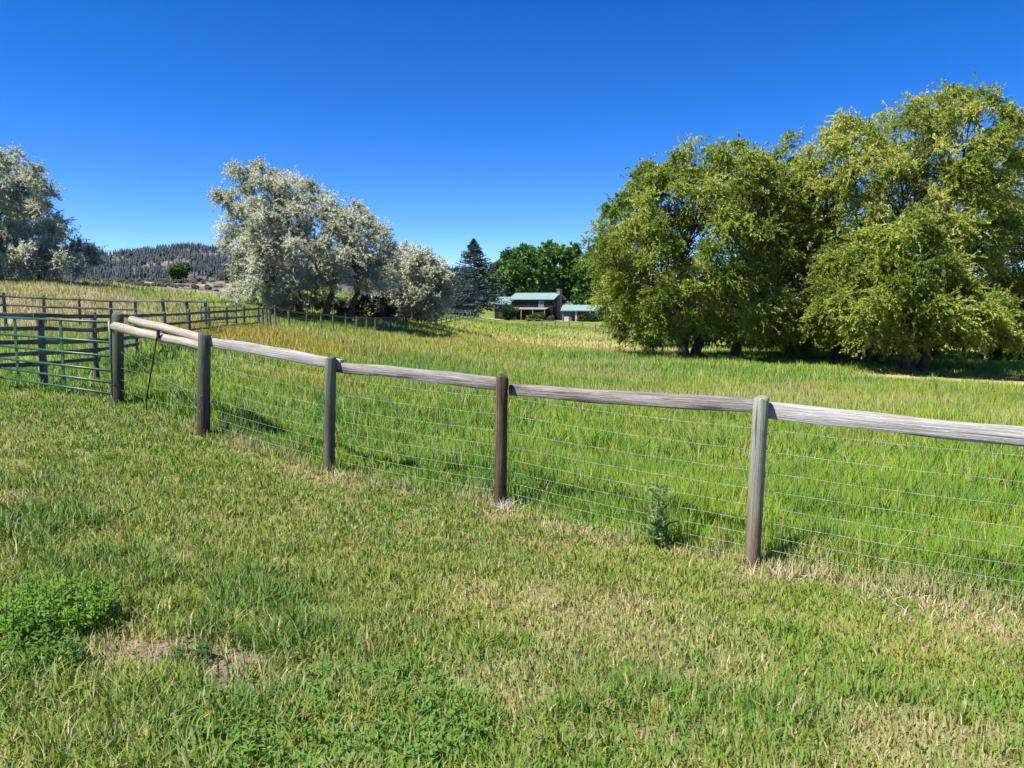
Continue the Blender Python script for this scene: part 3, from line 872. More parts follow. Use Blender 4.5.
# ------------------------------------------------------------------ round shrubs
def shrub(name, px, Y, w_px, h_px, label, cols, cat='bush', leaf=(.3, .14), n=26, group=None, mat='green_leaf', nl=9):
    base = on_ground(px, Y)
    mpp = Y / FPX
    Rw = w_px * mpp / 2; Hh = h_px * mpp
    root = empty(name, base, label, cat, group)
    u = unit(rng.normal(0, 1, (n, 3))) * rng.uniform(.3, .8, (n, 1))
    cen = np.stack([u[:, 0] * Rw, u[:, 1] * Rw, Hh * .5 + u[:, 2] * Hh * .5], -1)
    cen[:, 2] = np.maximum(cen[:, 2], Hh * .12)
    rad = np.full(n, min(Rw, Hh) * .5) * rng.uniform(.7, 1.2, n)
    bm = bmesh.new()
    for i in range(n):
        if i % 2 == 0: tube(bm, wob_path((0, 0, -.1), cen[i], 3, .05), [.045, .035, .025, .01], 4)
    bm_obj('stem', bm, M['bark'], root)
    bag = Bag()
    sprays(bag, cen, rad, (0, 0), 14, nl, leaf[0], leaf[1], cols, .25, .3, .2, .7)
    bag.build('foliage', M[mat], root)
    return root
shrub('round_bush', 508.5, 158, 18, 18, 'big round clipped green bush in front of the left wing of the log house', [(.05, .10, .012), (.09, .15, .02)], leaf=(.4, .2), n=30)
shrub('round_bush', 541, 160, 11, 10, 'dark green bush at the right end of the porch', [(.03, .06, .012), (.07, .11, .02)], leaf=(.35, .18), n=18)
shrub('round_bush', 531, 160, 9, 6, 'small yellow green bush at the middle of the porch', [(.10, .15, .02), (.16, .2, .03)], leaf=(.3, .15), n=14)
shrub('round_bush', 536, 158.5, 13, 8, 'green bush between the two bushes along the porch', [(.05, .09, .015), (.09, .13, .025)], leaf=(.3, .15), n=18)
shrub('round_bush', 582, 157, 10, 7, 'small green bush left of the dark bush at the carport', [(.05, .09, .015), (.09, .13, .025)], leaf=(.3, .15), n=14)
shrub('round_bush', 551, 160, 8, 5, 'low pale bush against the stone end of the house', [(.09, .12, .03), (.13, .16, .05)], leaf=(.3, .15), n=12)
shrub('round_bush', 592, 156, 14, 9, 'dark bush in front of the carport opening', [(.02, .045, .01), (.05, .085, .018)], leaf=(.35, .18), n=18)
shrub('round_bush', 604, 150, 16, 17, 'taller mid green bush at the right end of the carport roof', [(.05, .09, .02), (.10, .14, .03)], leaf=(.4, .2), n=26)
shrub('juniper_tree', 181, 104, 20, 21, 'lone dense green juniper on the sagebrush slope below the mountain', [(.04, .085, .018), (.085, .15, .032)], cat='tree', leaf=(.34, .15), n=40, nl=14)
shrub('rabbitbrush', 229, 100, 22, 7, 'large olive brown shrub on the bare slope left of the biggest silvery tree', [(.10, .10, .05), (.16, .15, .08)], leaf=(.26, .09), n=22)
sage0 = None
for i in range(285):
    px = rng.uniform(84, 262); Y = 134 - 67 * rng.uniform(0, 1) ** .8
    x = at(px, 300, Y).x; b = gpt(x, Y)
    if sage0 is None:
        sage0 = shrub('sagebrush', px, Y, 8, 4.5, 'small grey sagebrush scattered on the bare tan slope', [(.15, .15, .11), (.26, .25, .195)], leaf=(.2, .08), n=12, group='sagebrush on the bare slope', mat='olive_leaf')
    else:
        r = sage0.copy(); COL.objects.link(r); r.location = b
        r.rotation_euler = (0, 0, rng.uniform(0, 6)); s_ = rng.uniform(.3, 1.0) * (.6 if Y < 95 else 1); r.scale = (s_, s_, s_ * rng.uniform(.7, 1.1))
        for ch in sage0.children:
            c = ch.copy(); COL.objects.link(c); c.parent = r

# ------------------------------------------------------------------ mountain with conifer forest
def build_mountain():
    crest = [(-400, 235), (-100, 236), (40, 238), (78, 243), (88, 239), (98, 243), (106, 250), (135, 249), (160, 246), (190, 243), (215, 245), (240, 247), (270, 250), (330, 256), (400, 258), (450, 266), (520, 272), (640, 276), (900, 272), (1400, 268)]
    cx = np.array([c[0] for c in crest], float); cy = np.array([c[1] for c in crest], float) + 5.5
    nu, nv = 320, 60
    U = np.linspace(-400, 1400, nu); Vv = np.linspace(0, 1, nv)
    pts = np.zeros((nu, nv, 3))
    Yc = 980.0
    for i, u in enumerate(U):
        top = at(u, np.interp(u, cx, cy), Yc)
        for j, v in enumerate(Vv):
            Y = 560 + (Yc - 560) * min(v, .82) / .82 + max(0, v - .82) / .18 * 260
            prof = smooth(0, .82, v) * .55 + .45 * min(v, .82) / .82 if v <= .82 else 1 - .5 * ((v - .82) / .18)
            x = top.x * Y / Yc
            zt = -6 + (top.z + 6) * prof
            zt += 0 if top.z < 5 else (fbm(np.array([x * .012]), np.array([Y * .009]), 201, 4)[0] - .5) * 26 * math.sin(math.pi * min(1, v / .82)) * min(1, max(0, (top.z) / 40))
            pts[i, j] = (x, Y, zt)
    idx = np.arange(nu * nv).reshape(nu, nv)
    F = np.stack([idx[:-1, :-1], idx[1:, :-1], idx[1:, 1:], idx[:-1, 1:]], -1).reshape(-1, 4)
    me = np_mesh('mountain', pts.reshape(-1, 3), F, None, True)
    mat = noise_mat('mountain_rock', (.045, .046, .04), (.24, .22, .19), (.06, .05, .09), c3=(.11, .10, .085), rough=.95, bump=.8, dist=4, detail=9)
    o = link_mesh('mountain', me, mat); tag(o, kind='structure')
    # conifers on it
    n = 26000
    fu = rng.uniform(0, nu - 1.001, n * 2); fv = rng.uniform(.03, .84, n * 2) * (nv - 1)
    i = fu.astype(int); j = fv.astype(int)
    p = pts[i, j] * (1 - (fu - i))[:, None] + pts[i + 1, j] * (fu - i)[:, None]
    q = pts[i, j + 1] * (1 - (fu - i))[:, None] + pts[i + 1, j + 1] * (fu - i)[:, None]
    p = p * (1 - (fv - j))[:, None] + q * (fv - j)[:, None]
    px_ = p[:, 0] / p[:, 1] * FPX + 512
    vv = fv / (nv - 1)
    rocky = smooth(170, 95, px_) * smooth(.35, .6, vv)
    dens = fbm(p[:, 0] * .014, p[:, 1] * .010, 211, 3)
    keep = (rng.uniform(0, 1, n * 2) > rocky * .9) & (dens + rng.normal(0, .08, n * 2) > .385) & (px_ < 560)
    p = p[keep]; n = len(p)
    H = rng.uniform(4.0, 9.5, n); Rw = H * rng.uniform(.16, .25, n)
    k = 6
    ang = np.linspace(0, 2 * math.pi, k, endpoint=False)[None] + rng.uniform(0, 6, (n, 1))
    V = []; F = []
    cnt = 0
    for (zb, zt, rs_) in ((.08, .62, 1.0), (.4, 1.0, .72)):
        ring = np.stack([np.cos(ang) * (Rw * rs_)[:, None] * rng.uniform(.7, 1.2, (n, k)), np.sin(ang) * (Rw * rs_)[:, None] * rng.uniform(.7, 1.2, (n, k)), np.broadcast_to((H * zb)[:, None], (n, k)) + rng.normal(0, .25, (n, k))], -1) + p[:, None]
        tip = (p + np.stack([np.zeros(n), np.zeros(n), H * zt], -1))[:, None]
        V.append(np.concatenate([ring, tip], 1).reshape(-1, 3))
        b = cnt + np.arange(n)[:, None] * (k + 1)
        for m in range(k):
            F.append(np.concatenate([b + m, b + (m + 1) % k, b + k], 1))
        cnt += n * (k + 1)
    V = np.concatenate(V); F = np.concatenate(F)
    cc = np.array([[.014, .026, .030]]) * rng.uniform(.7, 1.5, (n, 1))
    C = np.concatenate([np.repeat(cc, k + 1, axis=0)] * 2)
    o = link_mesh('mountain_forest', np_mesh('mountain_forest', V, F, C), M['needle'])
    tag(o, kind='stuff')
build_mountain()

# ------------------------------------------------------------------ posts, rails, wires
def local_obj(name, bm, mat, parent, mat4, smooth_=True):
    o = bm_obj(name, bm, mat, parent, smooth_)
    o.matrix_local = Matrix.Translation(-Vector(parent.location)) @ mat4
    return o

def frame_z(a, b):
    d = (b - a)
    q = d.to_track_quat('Z', 'Y')
    return Matrix.Translation(a) @ q.to_matrix().to_4x4(), d.length

def frame_x(a, b):
    d = (b - a).normalized()
    y = Vector((0, 0, 1)).cross(d).normalized()
    z = d.cross(y)
    m = Matrix((d, y, z)).transposed().to_4x4()
    return Matrix.Translation(a) @ m, (b - a).length

def wood_post(parent, base, top, r, mat, name='post', sides=14, sink=.25, dome=.4):
    m, L = frame_z(base, top)
    bm = bmesh.new()
    hs_ = [-sink, 0, L * .2, L * .4, L * .6, L * .8, L - r * .35, L - r * .12, L]
    rs_ = [r * 1.04, r * 1.03, r, r * .99, r * .98, r * .985, r * .97, r * .88, r * .62]
    seed = random.uniform(0, 50)
    rings = tube(bm, [(0, 0, h) for h in hs_], rs_, sides)
    for ri, ring in enumerate(rings):
        for k, v in enumerate(ring):
            n_ = 1 + .04 * math.sin(4 * math.pi * k / sides + seed + ri * .3) + .03 * math.sin(6 * math.pi * k / sides + seed * 2 + ri * .2)
            v.co.x *= n_; v.co.y *= n_
            if ri >= 7: v.co.z += .012 * math.sin(2 * math.pi * k / sides + seed)
    return local_obj(name, bm, mat, parent, m)

def half_rail(parent, a, b, hh, th, mat, name='rail', segs=14, round_=False, wav=.006):
    """split rail: flat back, rounded front; or a round pole"""
    m, L = frame_x(a, b)
    bm = bmesh.new()
    seed = random.uniform(0, 99)
    rings = []
    K = 12
    for i in range(segs + 1):
        t = i / segs; x = t * L
        oz = wav * (math.sin(t * 7 + seed) + .6 * math.sin(t * 17 + seed * 3)); oy = wav * .7 * math.sin(t * 9 + seed * 2)
        sc_ = 1 + .05 * math.sin(t * 5 + seed * 1.3) - (.06 if i in (0, segs) else 0)
        ring = []
        for k in range(K):
            an = 2 * math.pi * k / K
            cy_, cz_ = math.cos(an), math.sin(an)
            if not round_:
                e = .38
                cy_ = math.copysign(abs(cy_) ** e, cy_); cz_ = math.copysign(abs(cz_) ** e, cz_)
            jit = 1 + .03 * math.sin(k * 2.3 + seed + t * 6)
            ring.append(bm.verts.new((x, cy_ * th * .5 * sc_ * jit + oy, cz_ * hh * .5 * sc_ * jit + oz)))
        rings.append(ring)
    for i in range(segs):
        for k in range(K):
            bm.faces.new((rings[i][k], rings[i + 1][k], rings[i + 1][(k + 1) % K], rings[i][(k + 1) % K]))
    bm.faces.new(rings[0]); bm.faces.new(rings[-1][::-1])
    o = local_obj(name, bm, mat, parent, m, True)
    mod = o.modifiers.new('edge', 'EDGE_SPLIT'); mod.split_angle = R(50)
    return o

def wires_mesh(parent, name, segs, r, mat, sides=4):
    bm = bmesh.new()
    for pts in segs:
        tube(bm, [Vector(p) - parent.location for p in pts], r, sides, cap=False)
    return bm_obj(name, bm, mat, parent, True)

fence_root = empty('post_and_wire_fence', PX[3], 'weathered post and rail fence with woven wire running across the foreground lawn', 'fence')
tops = [at(p[1][0], p[1][1], p[2]) for p in POSTS]
bases = [Vector((p.x, p.y, min(p.z, float(zg(p.x, p.y)) + .02))) for p in PX]
plabs = ['dark weathered corner post beside the green gate', 'dark post where the two pale poles end', 'slim grey post', 'brown stained post', 'grey green post leaning right, nearest the camera']
for i, p in enumerate(POSTS):
    o = wood_post(fence_root, bases[i], tops[i], p[3], M[p[4]])
    o['label'] = plabs[i]
fb = gpt(FEND.x, FEND.y); ft = fb + Vector((.03, 0, 1.32))
wood_post(fence_root, fb, ft, .075, M['post_grey'])
NB = Vector((.56, .82, 0)).normalized()
def rpt(px, py, Y, off=.115):
    return at(px, py, Y) + NB * off
half_rail(fence_root, rpt(199, 341.5, 10.5), rpt(335, 365, 9.25), .135, .085, M['rail'])
half_rail(fence_root, rpt(325, 367.0, 9.35, .12), rpt(500, 385, 7.98, .12), .135, .085, M['rail_grey'])
half_rail(fence_root, rpt(505, 391, 8.0), rpt(757, 408.5, 6.28), .128, .085, M['rail_grey'])
re = FEND + Vector((0, 0, ft.z - .13))
half_rail(fence_root, rpt(762, 412.5, 6.26, .12), Vector((re.x, re.y, at(1100, 449, 5.0).z + .01)) + NB * .12, .142, .085, M['rail'])
half_rail(fence_root, at(121, 326.5, 11.75) - NB * .10, at(203, 347.2, 10.52), .135, .135, M['pole'], 'pole', round_=True)
half_rail(fence_root, rpt(124, 320, 11.75), rpt(205, 341.5, 10.5), .135, .12, M['pole'], 'pole', round_=True)

# woven wire, one panel per bay
HW = [.03, .135, .245, .365, .495, .635, .79, .965, 1.15]
ends = list(zip(bases, [Vector((0, 0, 0))] * 5)) + [(fb, None)]
allb = bases + [fb]; allr = [p[3] for p in POSTS] + [.075]
for i in range(1, 5):
    a, b = allb[i], allb[i + 1]
    ta = (tops + [ft])[i]; tb = (tops + [ft])[i + 1]
    segs = []; stays = []
    n = 12
    for hi, h in enumerate(HW):
        pts = []
        for k in range(n + 1):
            t = k / n
            p = a.lerp(b, t)
            gz = (1 - t) * a.z + t * b.z
            lean = (ta - a).lerp(tb - b, t)
            q = Vector((p.x, p.y, gz)) + Vector((lean.x, lean.y, 0)) * h / 1.3 + NB * .078
            q.z += h - .02 * math.sin(math.pi * t) + .0025 * math.sin(k * 2.1 + hi + i)
            pts.append(q)
        segs.append(pts)
    L = (b - a).length
    ns = int(L / .30)
    for k in range(1, ns):
        t = k / ns
        j = t * n; j0 = int(j); f = j - j0
        pts = [s[j0].lerp(s[min(j0 + 1, n)], f) + Vector((random.uniform(-.006, .006), 0, 0)) for s in segs]
        stays.append(pts)
    pan = wires_mesh(fence_root, 'woven_wire', segs, .0015, M['wire'])
    wires_mesh(fence_root, 'wire_stay', stays, .0013, M['wire'], 3)
# slack wires in the brace bay between the two dark posts
def sag(a, b, s, n=9):
    return [a.lerp(b, k / n) - Vector((0, 0, s * math.sin(math.pi * k / n))) for k in range(n + 1)]
A_, B_ = 11.7, 10.4
loose = [sag(at(123, 340, A_), at(200, 356, B_), .22), sag(at(121, 352, A_), at(202, 396, B_), .05), sag(at(121, 368, A_), at(202, 372, B_), .08), sag(at(121, 380, A_), at(202, 388, B_), .08),
         sag(at(121, 390, A_), at(202, 408, B_), .05), sag(at(168, 367, 11.0), at(200, 412, B_), .03), sag(at(122, 394, A_), at(148, 355, 11.2), .02)]
for s in loose: wires_mesh(fence_root, 'slack_wire', [s], .0014, M['wire'])

# iron stake leaning on the poles
sa = at(147.5, 400, 11.25) - NB * .02; sb = at(158, 331, 10.93)
stake = empty('iron_stake', sa, 'thin rusty iron stake leaning against the pale poles between the two dark posts', 'stake')
bm = bmesh.new()
tube(bm, [Vector((0, 0, -.15)), Vector((0, 0, 0)), sb - sa], [.012, .012, .012], 6)
bm_obj('rod', bm, M['rust'], stake)
bm = bmesh.new()
tube(bm, [sb - sa + Vector((0, 0, -.10)), sb - sa + Vector((0, .005, .015))], [.026, .024], 6)
bm_obj('hook', bm, M['rust'], stake)

# green pipe gate hung on the dark corner post
g_r = at(109.5, 322.3, 11.75); g_l_dir = (at(17, 318, 13.55) - g_r); g_l_dir.z = 0
GL = 4.3; gd = g_l_dir.normalized()
gb = Vector((g_r.x, g_r.y, float(zg(g_r.x, g_r.y))))
gate = empty('pipe_gate', gb, 'green tubular steel farm gate at the left edge, hung on the dark corner post', 'gate')
topz_r = g_r.z; topz_l = at(17, 318, 13.55).z
sl_ = (topz_l - topz_r) / g_l_dir.length
def gp(s, dz):
    p = g_r + gd * s; return Vector((p.x, p.y, topz_r + sl_ * s + dz)) - gb
for i, dz in enumerate((0, -.305, -.52, -.745, -.925, -1.10)):
    bm = bmesh.new(); tube(bm, [gp(.0, dz), gp(GL, dz)], .0205, 8); bm_obj('bar', bm, M['gate_green'], gate, True)
for s in (0, GL):
    bm = bmesh.new(); tube(bm, [gp(s, .02), gp(s, -1.14)], .026, 8); bm_obj('end_upright', bm, M['gate_green'], gate, True)
q = frame_x(gp(0, 0), gp(1, 0))[0].to_3x3()
for s in (1.62, 3.30):
    bm = bmesh.new()
    add_box(bm, gp(s, -.56) + Vector((-gd.y, gd.x, 0)) * -.028, (.095, .012, 1.12), q)
    bm_obj('stay', bm, M['gate_green'], gate)
for dz in (-.1, -.95):
    bm = bmesh.new(); tube(bm, [gp(-.07, dz), gp(.02, dz)], .018, 6); bm_obj('hinge', bm, M['rust'], gate)

# plank corral fence, running from behind the gate to the far corner
def rail_line(name, label, posts, rails, pr, rh, rt, mat, group=None):
    """posts: (px, Y, top py); rails: list of per-post rail py lists (None = no rail there)"""
    b0 = on_ground(posts[0][0], posts[0][1])
    root = empty(name, b0, label, 'fence', group)
    for (px, Y, ty) in posts:
        b = on_ground(px, Y); t = at(px, ty, Y)
        t = Vector((b.x + random.uniform(-.03, .03), b.y, max(t.z, b.z + .6)))
        wood_post(root, b, t, pr * random.uniform(.85, 1.15), M['plank_post'], sides=9)
    for row in rails:
        for i in range(len(posts) - 1):
            if row[i] is None or row[i + 1] is None: continue
            a = at(posts[i][0], row[i] + random.uniform(-.3, .3), posts[i][1]); b = at(posts[i + 1][0], row[i + 1] + random.uniform(-.3, .3), posts[i + 1][1])
            d = (b - a).normalized()
            off = Vector((d.y, -d.x, 0)).normalized() * (pr + rt * .5) * (-1 if (Vector((d.y, -d.x, 0)).dot(a) > 0) else 1)
            half_rail(root, a - d * .12 + off, b + d * .12 + off, rh * random.uniform(.85, 1.15), rt, mat, segs=6)
    return root
f2 = [(-70, 13.6, 311), (-16, 14.1, 313), (39, 14.5, 313), (92, 15.2, 311.5), (134, 19, 313), (163, 23, 312), (188, 26, 309), (208.5, 29, 307), (226, 31, 306), (243, 33, 305.5), (258, 34.5, 306)]
r2 = [[314.5, 315, 315.5, 316.3, 316, 315, 313.6, 312.3, 311, 309.8, 308.6],
      [328, 328, 328.7, 330, 327, 324.5, 322.2, 320, 318.3, 317, 315.8],
      [342, 342, 342, 341, 337, 333, 329.5, 327.5, 325.8, 324, 322.5],
      [355, 355, 353, 350, 344.5, None, None, None, None, None, None],
      [366, 366, 363.5, 359, None, None, None, None, None, None, None]]
rail_line('corral_fence', 'dark weathered plank fence behind the green gate, bending away to the far corral corner', f2, r2, .060, .085, .045, M['plank'], 'corral fences')
f1 = [(-60, 29, 289.5), (-28, 29.5, 291), (4, 30, 292.5), (44, 30.3, 295), (79, 30.6, 297.3), (110, 30.8, 300), (135, 30.8, 300), (163, 30.5, 298.5), (187, 30.2, 300.5), (205, 30, 302)]
r1 = [[293.5, 295, 296.5, 298.3, 299.5, 301, 301.5, 300.8, 301.2, 302.2],
      [302.5, 303.8, 305, 306.7, 307.8, 309, 309.8, None, None, None]]
rail_line('corral_fence', 'farther two rail corral fence crossing in front of the tan grass field', f1, r1, .062, .08, .06, M['plank'], 'corral fences')
# pipe panel at the corner of the corral
pa = on_ground(200.5, 31.5); pbb = on_ground(236, 32.5)
panel = empty('corral_gate', pa, 'green grey pipe panel with rounded corners at the far corner of the corral', 'gate')
H0 = at(200.5, 302, 31.5).z - pa.z; d = (pbb - pa); 
for f_ in (0, .2, .4, .6, .8):
    bm = bmesh.new(); z = H0 - f_ * 1.05
    tube(bm, [Vector((0, 0, z - .05 * (f_ == 0))), d * .03 + Vector((0, 0, z)), d * .97 + Vector((0, 0, z - d.z)) + Vector((0, 0, d.z * .03)), d + Vector((0, 0, z - d.z - .05 * (f_ == 0)))], .022, 6)
    bm_obj('bar', bm, M['gate_green'], panel, True)
for s in (0, .36, .7, 1):
    bm = bmesh.new(); p = d * s; p.z = 0
    tube(bm, [p + Vector((0, 0, H0 - 1.1)), p + Vector((0, 0, H0 - .03))], .025, 6); bm_obj('upright', bm, M['gate_green'], panel, True)
for s in (0.02, .98):
    bm = bmesh.new(); p = d * s
    tube(bm, [p + Vector((0, 0, -.1)), p + Vector((0, 0, .5))], .03, 6); bm_obj('leg', bm, M['gate_green'], panel, True)

# thin post fence below the silvery trees
M['post_pale'] = noise_mat('post_pale', (.07, .068, .06), (.19, .18, .16), (15, 15, 2), rough=.9, bump=.3)
xs3 = [(262, 36.5, 307), (266.5, 38, 307), (269.5, 39, 308), (275, 40.5, 305.5), (288.5, 43.5, 310), (306, 45.5, 312.5), (320.5, 47, 313.5), (333, 48.2, 314.5), (345, 49.5, 317), (356, 51, 317), (366, 52, 317), (375, 53, 317.5), (384, 54, 317), (390, 55.5, 317.5), (397, 57, 318), (403, 60, 318.5)]
wf = empty('wire_fence', on_ground(262, 36.5), 'thin grey post fence along the foot of the largest silvery tree', 'fence')
tp = []
for (px, Y, ty) in xs3:
    b = on_ground(px, Y); t = at(px, ty, Y); t.z = max(t.z, b.z + .95)
    wood_post(wf, b, Vector((b.x + random.uniform(-.03, .03), b.y, t.z)), .06, M['post_pale'], sides=8)
    tp.append(Vector((b.x, b.y, t.z)))
for i in range(len(tp) - 1):
    half_rail(wf, tp[i] - Vector((0, .08, .06)), tp[i + 1] - Vector((0, .08, .06)), .09, .05, M['plank'], segs=3)
for dz in (.4, .7):
    wires_mesh(wf, 'strand', [[p - Vector((0, .06, dz)) for p in tp]], .006, M['wire'], 3)
xs4 = [(406, 62, 320), (412, 65, 320), (418.5, 68, 320), (424.5, 72, 320), (430.5, 76, 319.8), (436, 80, 319.5), (441, 84, 319.3), (446, 88, 319), (450.5, 92, 318.8), (455, 97, 318.5), (459, 102, 318.3), (463, 107, 318.2), (467, 112, 318), (470.5, 117, 317.8), (474, 122, 317.6)]
wf2 = empty('paddock_fence', on_ground(406, 62), 'pale far off paddock fence with close posts leading toward the spruce', 'fence')
tp = []
for (px, Y, ty) in xs4:
    b = on_ground(px, Y); z = max(at(px, ty, Y).z, b.z + .8)
    wood_post(wf2, b, Vector((b.x, b.y, z)), .085, M['post_pale'], sides=7)
    tp.append(Vector((b.x, b.y, z)))
for i in range(len(tp) - 1):
    for dz in (.25, .65):
        half_rail(wf2, tp[i] - Vector((0, .1, dz)), tp[i + 1] - Vector((0, .1, dz)), .11, .05, M['post_pale'], segs=2)
# pasture fence below the house
xs5 = [(528, 118), (542, 116), (555.5, 114), (569.5, 112), (582.5, 109), (596, 105), (609.5, 101), (624, 97)]
wf3 = empty('pasture_fence', on_ground(528, 118), 'low grey fence crossing the pasture in front of the carport', 'fence')
tp = []
for (px, Y) in xs5:
    b = on_ground(px, Y)
    wood_post(wf3, b, b + Vector((0, 0, 1.05)), .08, M['post_pale'], sides=7); tp.append(b + Vector((0, 0, 1.05)))
for i in range(len(tp) - 1):
    for dz in (.15, .55):
        half_rail(wf3, tp[i] - Vector((0, .1, dz)), tp[i + 1] - Vector((0, .1, dz)), .07, .05, M['post_pale'], segs=2)

# ------------------------------------------------------------------ house
def metal_roof_mat():
    m, nt, out = new_mat('green_metal_roof')
    tc = N(nt, 'ShaderNodeTexCoord'); wv = N(nt, 'ShaderNodeTexWave'); wv.inputs['Scale'].default_value = 1.6; wv.bands_direction = 'X'
    no = N(nt, 'ShaderNodeTexNoise'); no.inputs['Scale'].default_value = .8
    cr = N(nt, 'ShaderNodeValToRGB'); cr.color_ramp.elements[0].color = (.19, .275, .25, 1); cr.color_ramp.elements[1].color = (.25, .375, .34, 1)
    pb = N(nt, 'ShaderNodeBsdfPrincipled'); pb.inputs['Roughness'].default_value = .4
    bp = N(nt, 'ShaderNodeBump'); bp.inputs['Strength'].default_value = .5; bp.inputs['Distance'].default_value = .04
    L = nt.links.new
    L(tc.outputs['Object'], wv.inputs['Vector']); L(tc.outputs['Object'], no.inputs['Vector']); L(no.outputs['Fac'], cr.inputs[0])
    L(cr.outputs[0], pb.inputs['Base Color']); L(wv.outputs['Fac'], bp.inputs['Height']); L(bp.outputs[0], pb.inputs['Normal']); L(pb.outputs[0], out.inputs[0])
    return m
M['roof'] = metal_roof_mat()
M['log'] = noise_mat('dark_log_wall', (.010, .008, .007), (.024, .019, .017), (.6, .6, 9), rough=.8, bump=.6, dist=.05)
M['stone'] = noise_mat('chimney_stone', (.16, .11, .095), (.34, .25, .22), (2.5, 2.5, 3), rough=.9, bump=.5, dist=.05)
M['glass'] = noise_mat('window_glass', (.10, .19, .26), (.16, .27, .34), (1, 1, 1), rough=.06, bump=0, spec=.8)
M['trim'] = noise_mat('trim_paint', (.22, .22, .21), (.30, .30, .285), (2, 2, 2), rough=.6, bump=0)
M['white'] = noise_mat('white_paint', (.45, .45, .43), (.6, .6, .58), (2, 2, 2), rough=.6, bump=0)
M['greywall'] = noise_mat('grey_board', (.10, .095, .09), (.19, .18, .17), (3, 3, 1), rough=.85, bump=.3)
M['dark'] = noise_mat('shaded_opening', (.010, .009, .008), (.022, .02, .018), (2, 2, 2), rough=.9, bump=0)

def gable_roof(bm, x0, x1, y0, y1, ze, rise, over=.5, th=.16):
    """ridge along x"""
    ym = (y0 + y1) / 2
    s = rise / (ym - y0)
    for sg in (-1, 1):
        ye = (y0 if sg < 0 else y1) + sg * over
        zz = ze - over * s
        zr = ze + rise
        vs = [(x0 - over, ye, zz), (x1 + over, ye, zz), (x1 + over, ym, zr), (x0 - over, ym, zr)]
        b = [bm.verts.new(v) for v in vs]; t = [bm.verts.new((v[0], v[1], v[2] + th)) for v in vs]
        bm.faces.new(t if sg < 0 else t[::-1]); bm.faces.new(b[::-1] if sg < 0 else b)
        for i in range(4):
            bm.faces.new((b[i], b[(i + 1) % 4], t[(i + 1) % 4], t[i]))
    bmesh.ops.recalc_face_normals(bm, faces=bm.faces)

def gable_walls(bm, x0, x1, y0, y1, z0, ze, rise):
    ym = (y0 + y1) / 2
    f = [bm.verts.new(v) for v in ((x0, y0, z0), (x0, y1, z0), (x0, y1, ze), (x0, ym, ze + rise), (x0, y0, ze))]
    g = [bm.verts.new(v) for v in ((x1, y0, z0), (x1, y1, z0), (x1, y1, ze), (x1, ym, ze + rise), (x1, y0, ze))]
    bm.faces.new(f[::-1]); bm.faces.new(g)
    for i in range(5):
        bm.faces.new((f[i], f[(i + 1) % 5], g[(i + 1) % 5], g[i]))
    bmesh.ops.recalc_face_normals(bm, faces=bm.faces)

hp = on_ground(552.5, 168)
zbase = at(552.5, 319.5, 168).z
hp.z = min(hp.z, zbase)
house = empty('log_house', hp, 'dark two storey log house with green metal roofs and a stone chimney', 'house', rotz=R(-22))
# local: front right corner at origin, front along -x, depth +y
bm = bmesh.new(); gable_walls(bm, -9.6, 0, 0, 7.6, -.5, 4.6, 1.2); bm_obj('wall', bm, M['log'], house)
bm = bmesh.new(); gable_roof(bm, -9.6, 0, 0, 7.6, 4.63, 1.2, .55); bm_obj('roof', bm, M['roof'], house)
bm = bmesh.new(); add_box(bm, (.36, 3.6, 3.05), (.7, 1.5, 7.2)); add_box(bm, (.36, 3.6, 6.72), (.9, 1.7, .18)); bm_obj('chimney', bm, M['stone'], house)
bm = bmesh.new(); gable_walls(bm, -14.2, -9.62, 1.2, 6.8, -.5, 3.6, 1.3); bm_obj('wing_wall', bm, M['log'], house)
bm = bmesh.new(); gable_roof(bm, -14.2, -9.2, 1.2, 6.8, 3.63, 1.3, .5); bm_obj('wing_roof', bm, M['roof'], house)
def window(x, z, w_, h_, y=-.03, parent=house, axis='x', mt='trim'):
    bm = bmesh.new()
    if axis == 'x':
        for dx in (-w_ / 2, w_ / 2): add_box(bm, (x + dx, y, z), (.12, .1, h_ + .12))
        for dz in (-h_ / 2, h_ / 2): add_box(bm, (x, y - .003, z + dz), (w_ - .12, .1, .12))
        f = bm_obj('window', bm, M[mt], parent)
        bm = bmesh.new(); add_box(bm, (x, y + .0, z), (w_ - .1, .03, h_ - .1)); bm_obj('pane', bm, M['glass' if mt == 'trim' else 'dark'], f)
    else:
        for dx in (-w_ / 2, w_ / 2): add_box(bm, (y, x + dx, z), (.1, .12, h_ + .12))
        for dz in (-h_ / 2, h_ / 2): add_box(bm, (y + .003, x, z + dz), (.1, w_ - .12, .12))
        f = bm_obj('window', bm, M['log'], parent)
        bm = bmesh.new(); add_box(bm, (y, x, z), (.03, w_ - .1, h_ - .1)); bm_obj('pane', bm, M['glass'], f)
window(-2.6, 3.5, 1.1, 1.25); window(-6.6, 3.5, 1.1, 1.0, mt='log')
window(-2.2, 1.2, 1.3, 1.2, mt='log'); window(-7.6, 1.2, 1.3, 1.2, mt='log')
window(1.5, 3.4, .9, 1.1, .03, house, 'y'); window(5.9, 3.4, .9, 1.1, .03, house, 'y')
bm = bmesh.new(); add_box(bm, (-4.9, -.05, 1.05), (1.0, .08, 2.1)); bm_obj('door', bm, M['post_brown'], house)
bm = bmesh.new(); add_box(bm, (-5.0, -1.35, 2.55), (8.6, 2.7, .14), Matrix.Rotation(R(6), 3, 'X')); bm_obj('porch_roof', bm, M['trim'], house)
for x in (-9.1, -6.3, -3.6, -.9):
    bm = bmesh.new(); add_box(bm, (x, -2.5, 1.0), (.18, .18, 2.75)); bm_obj('porch_post', bm, M['post_grey'], house)
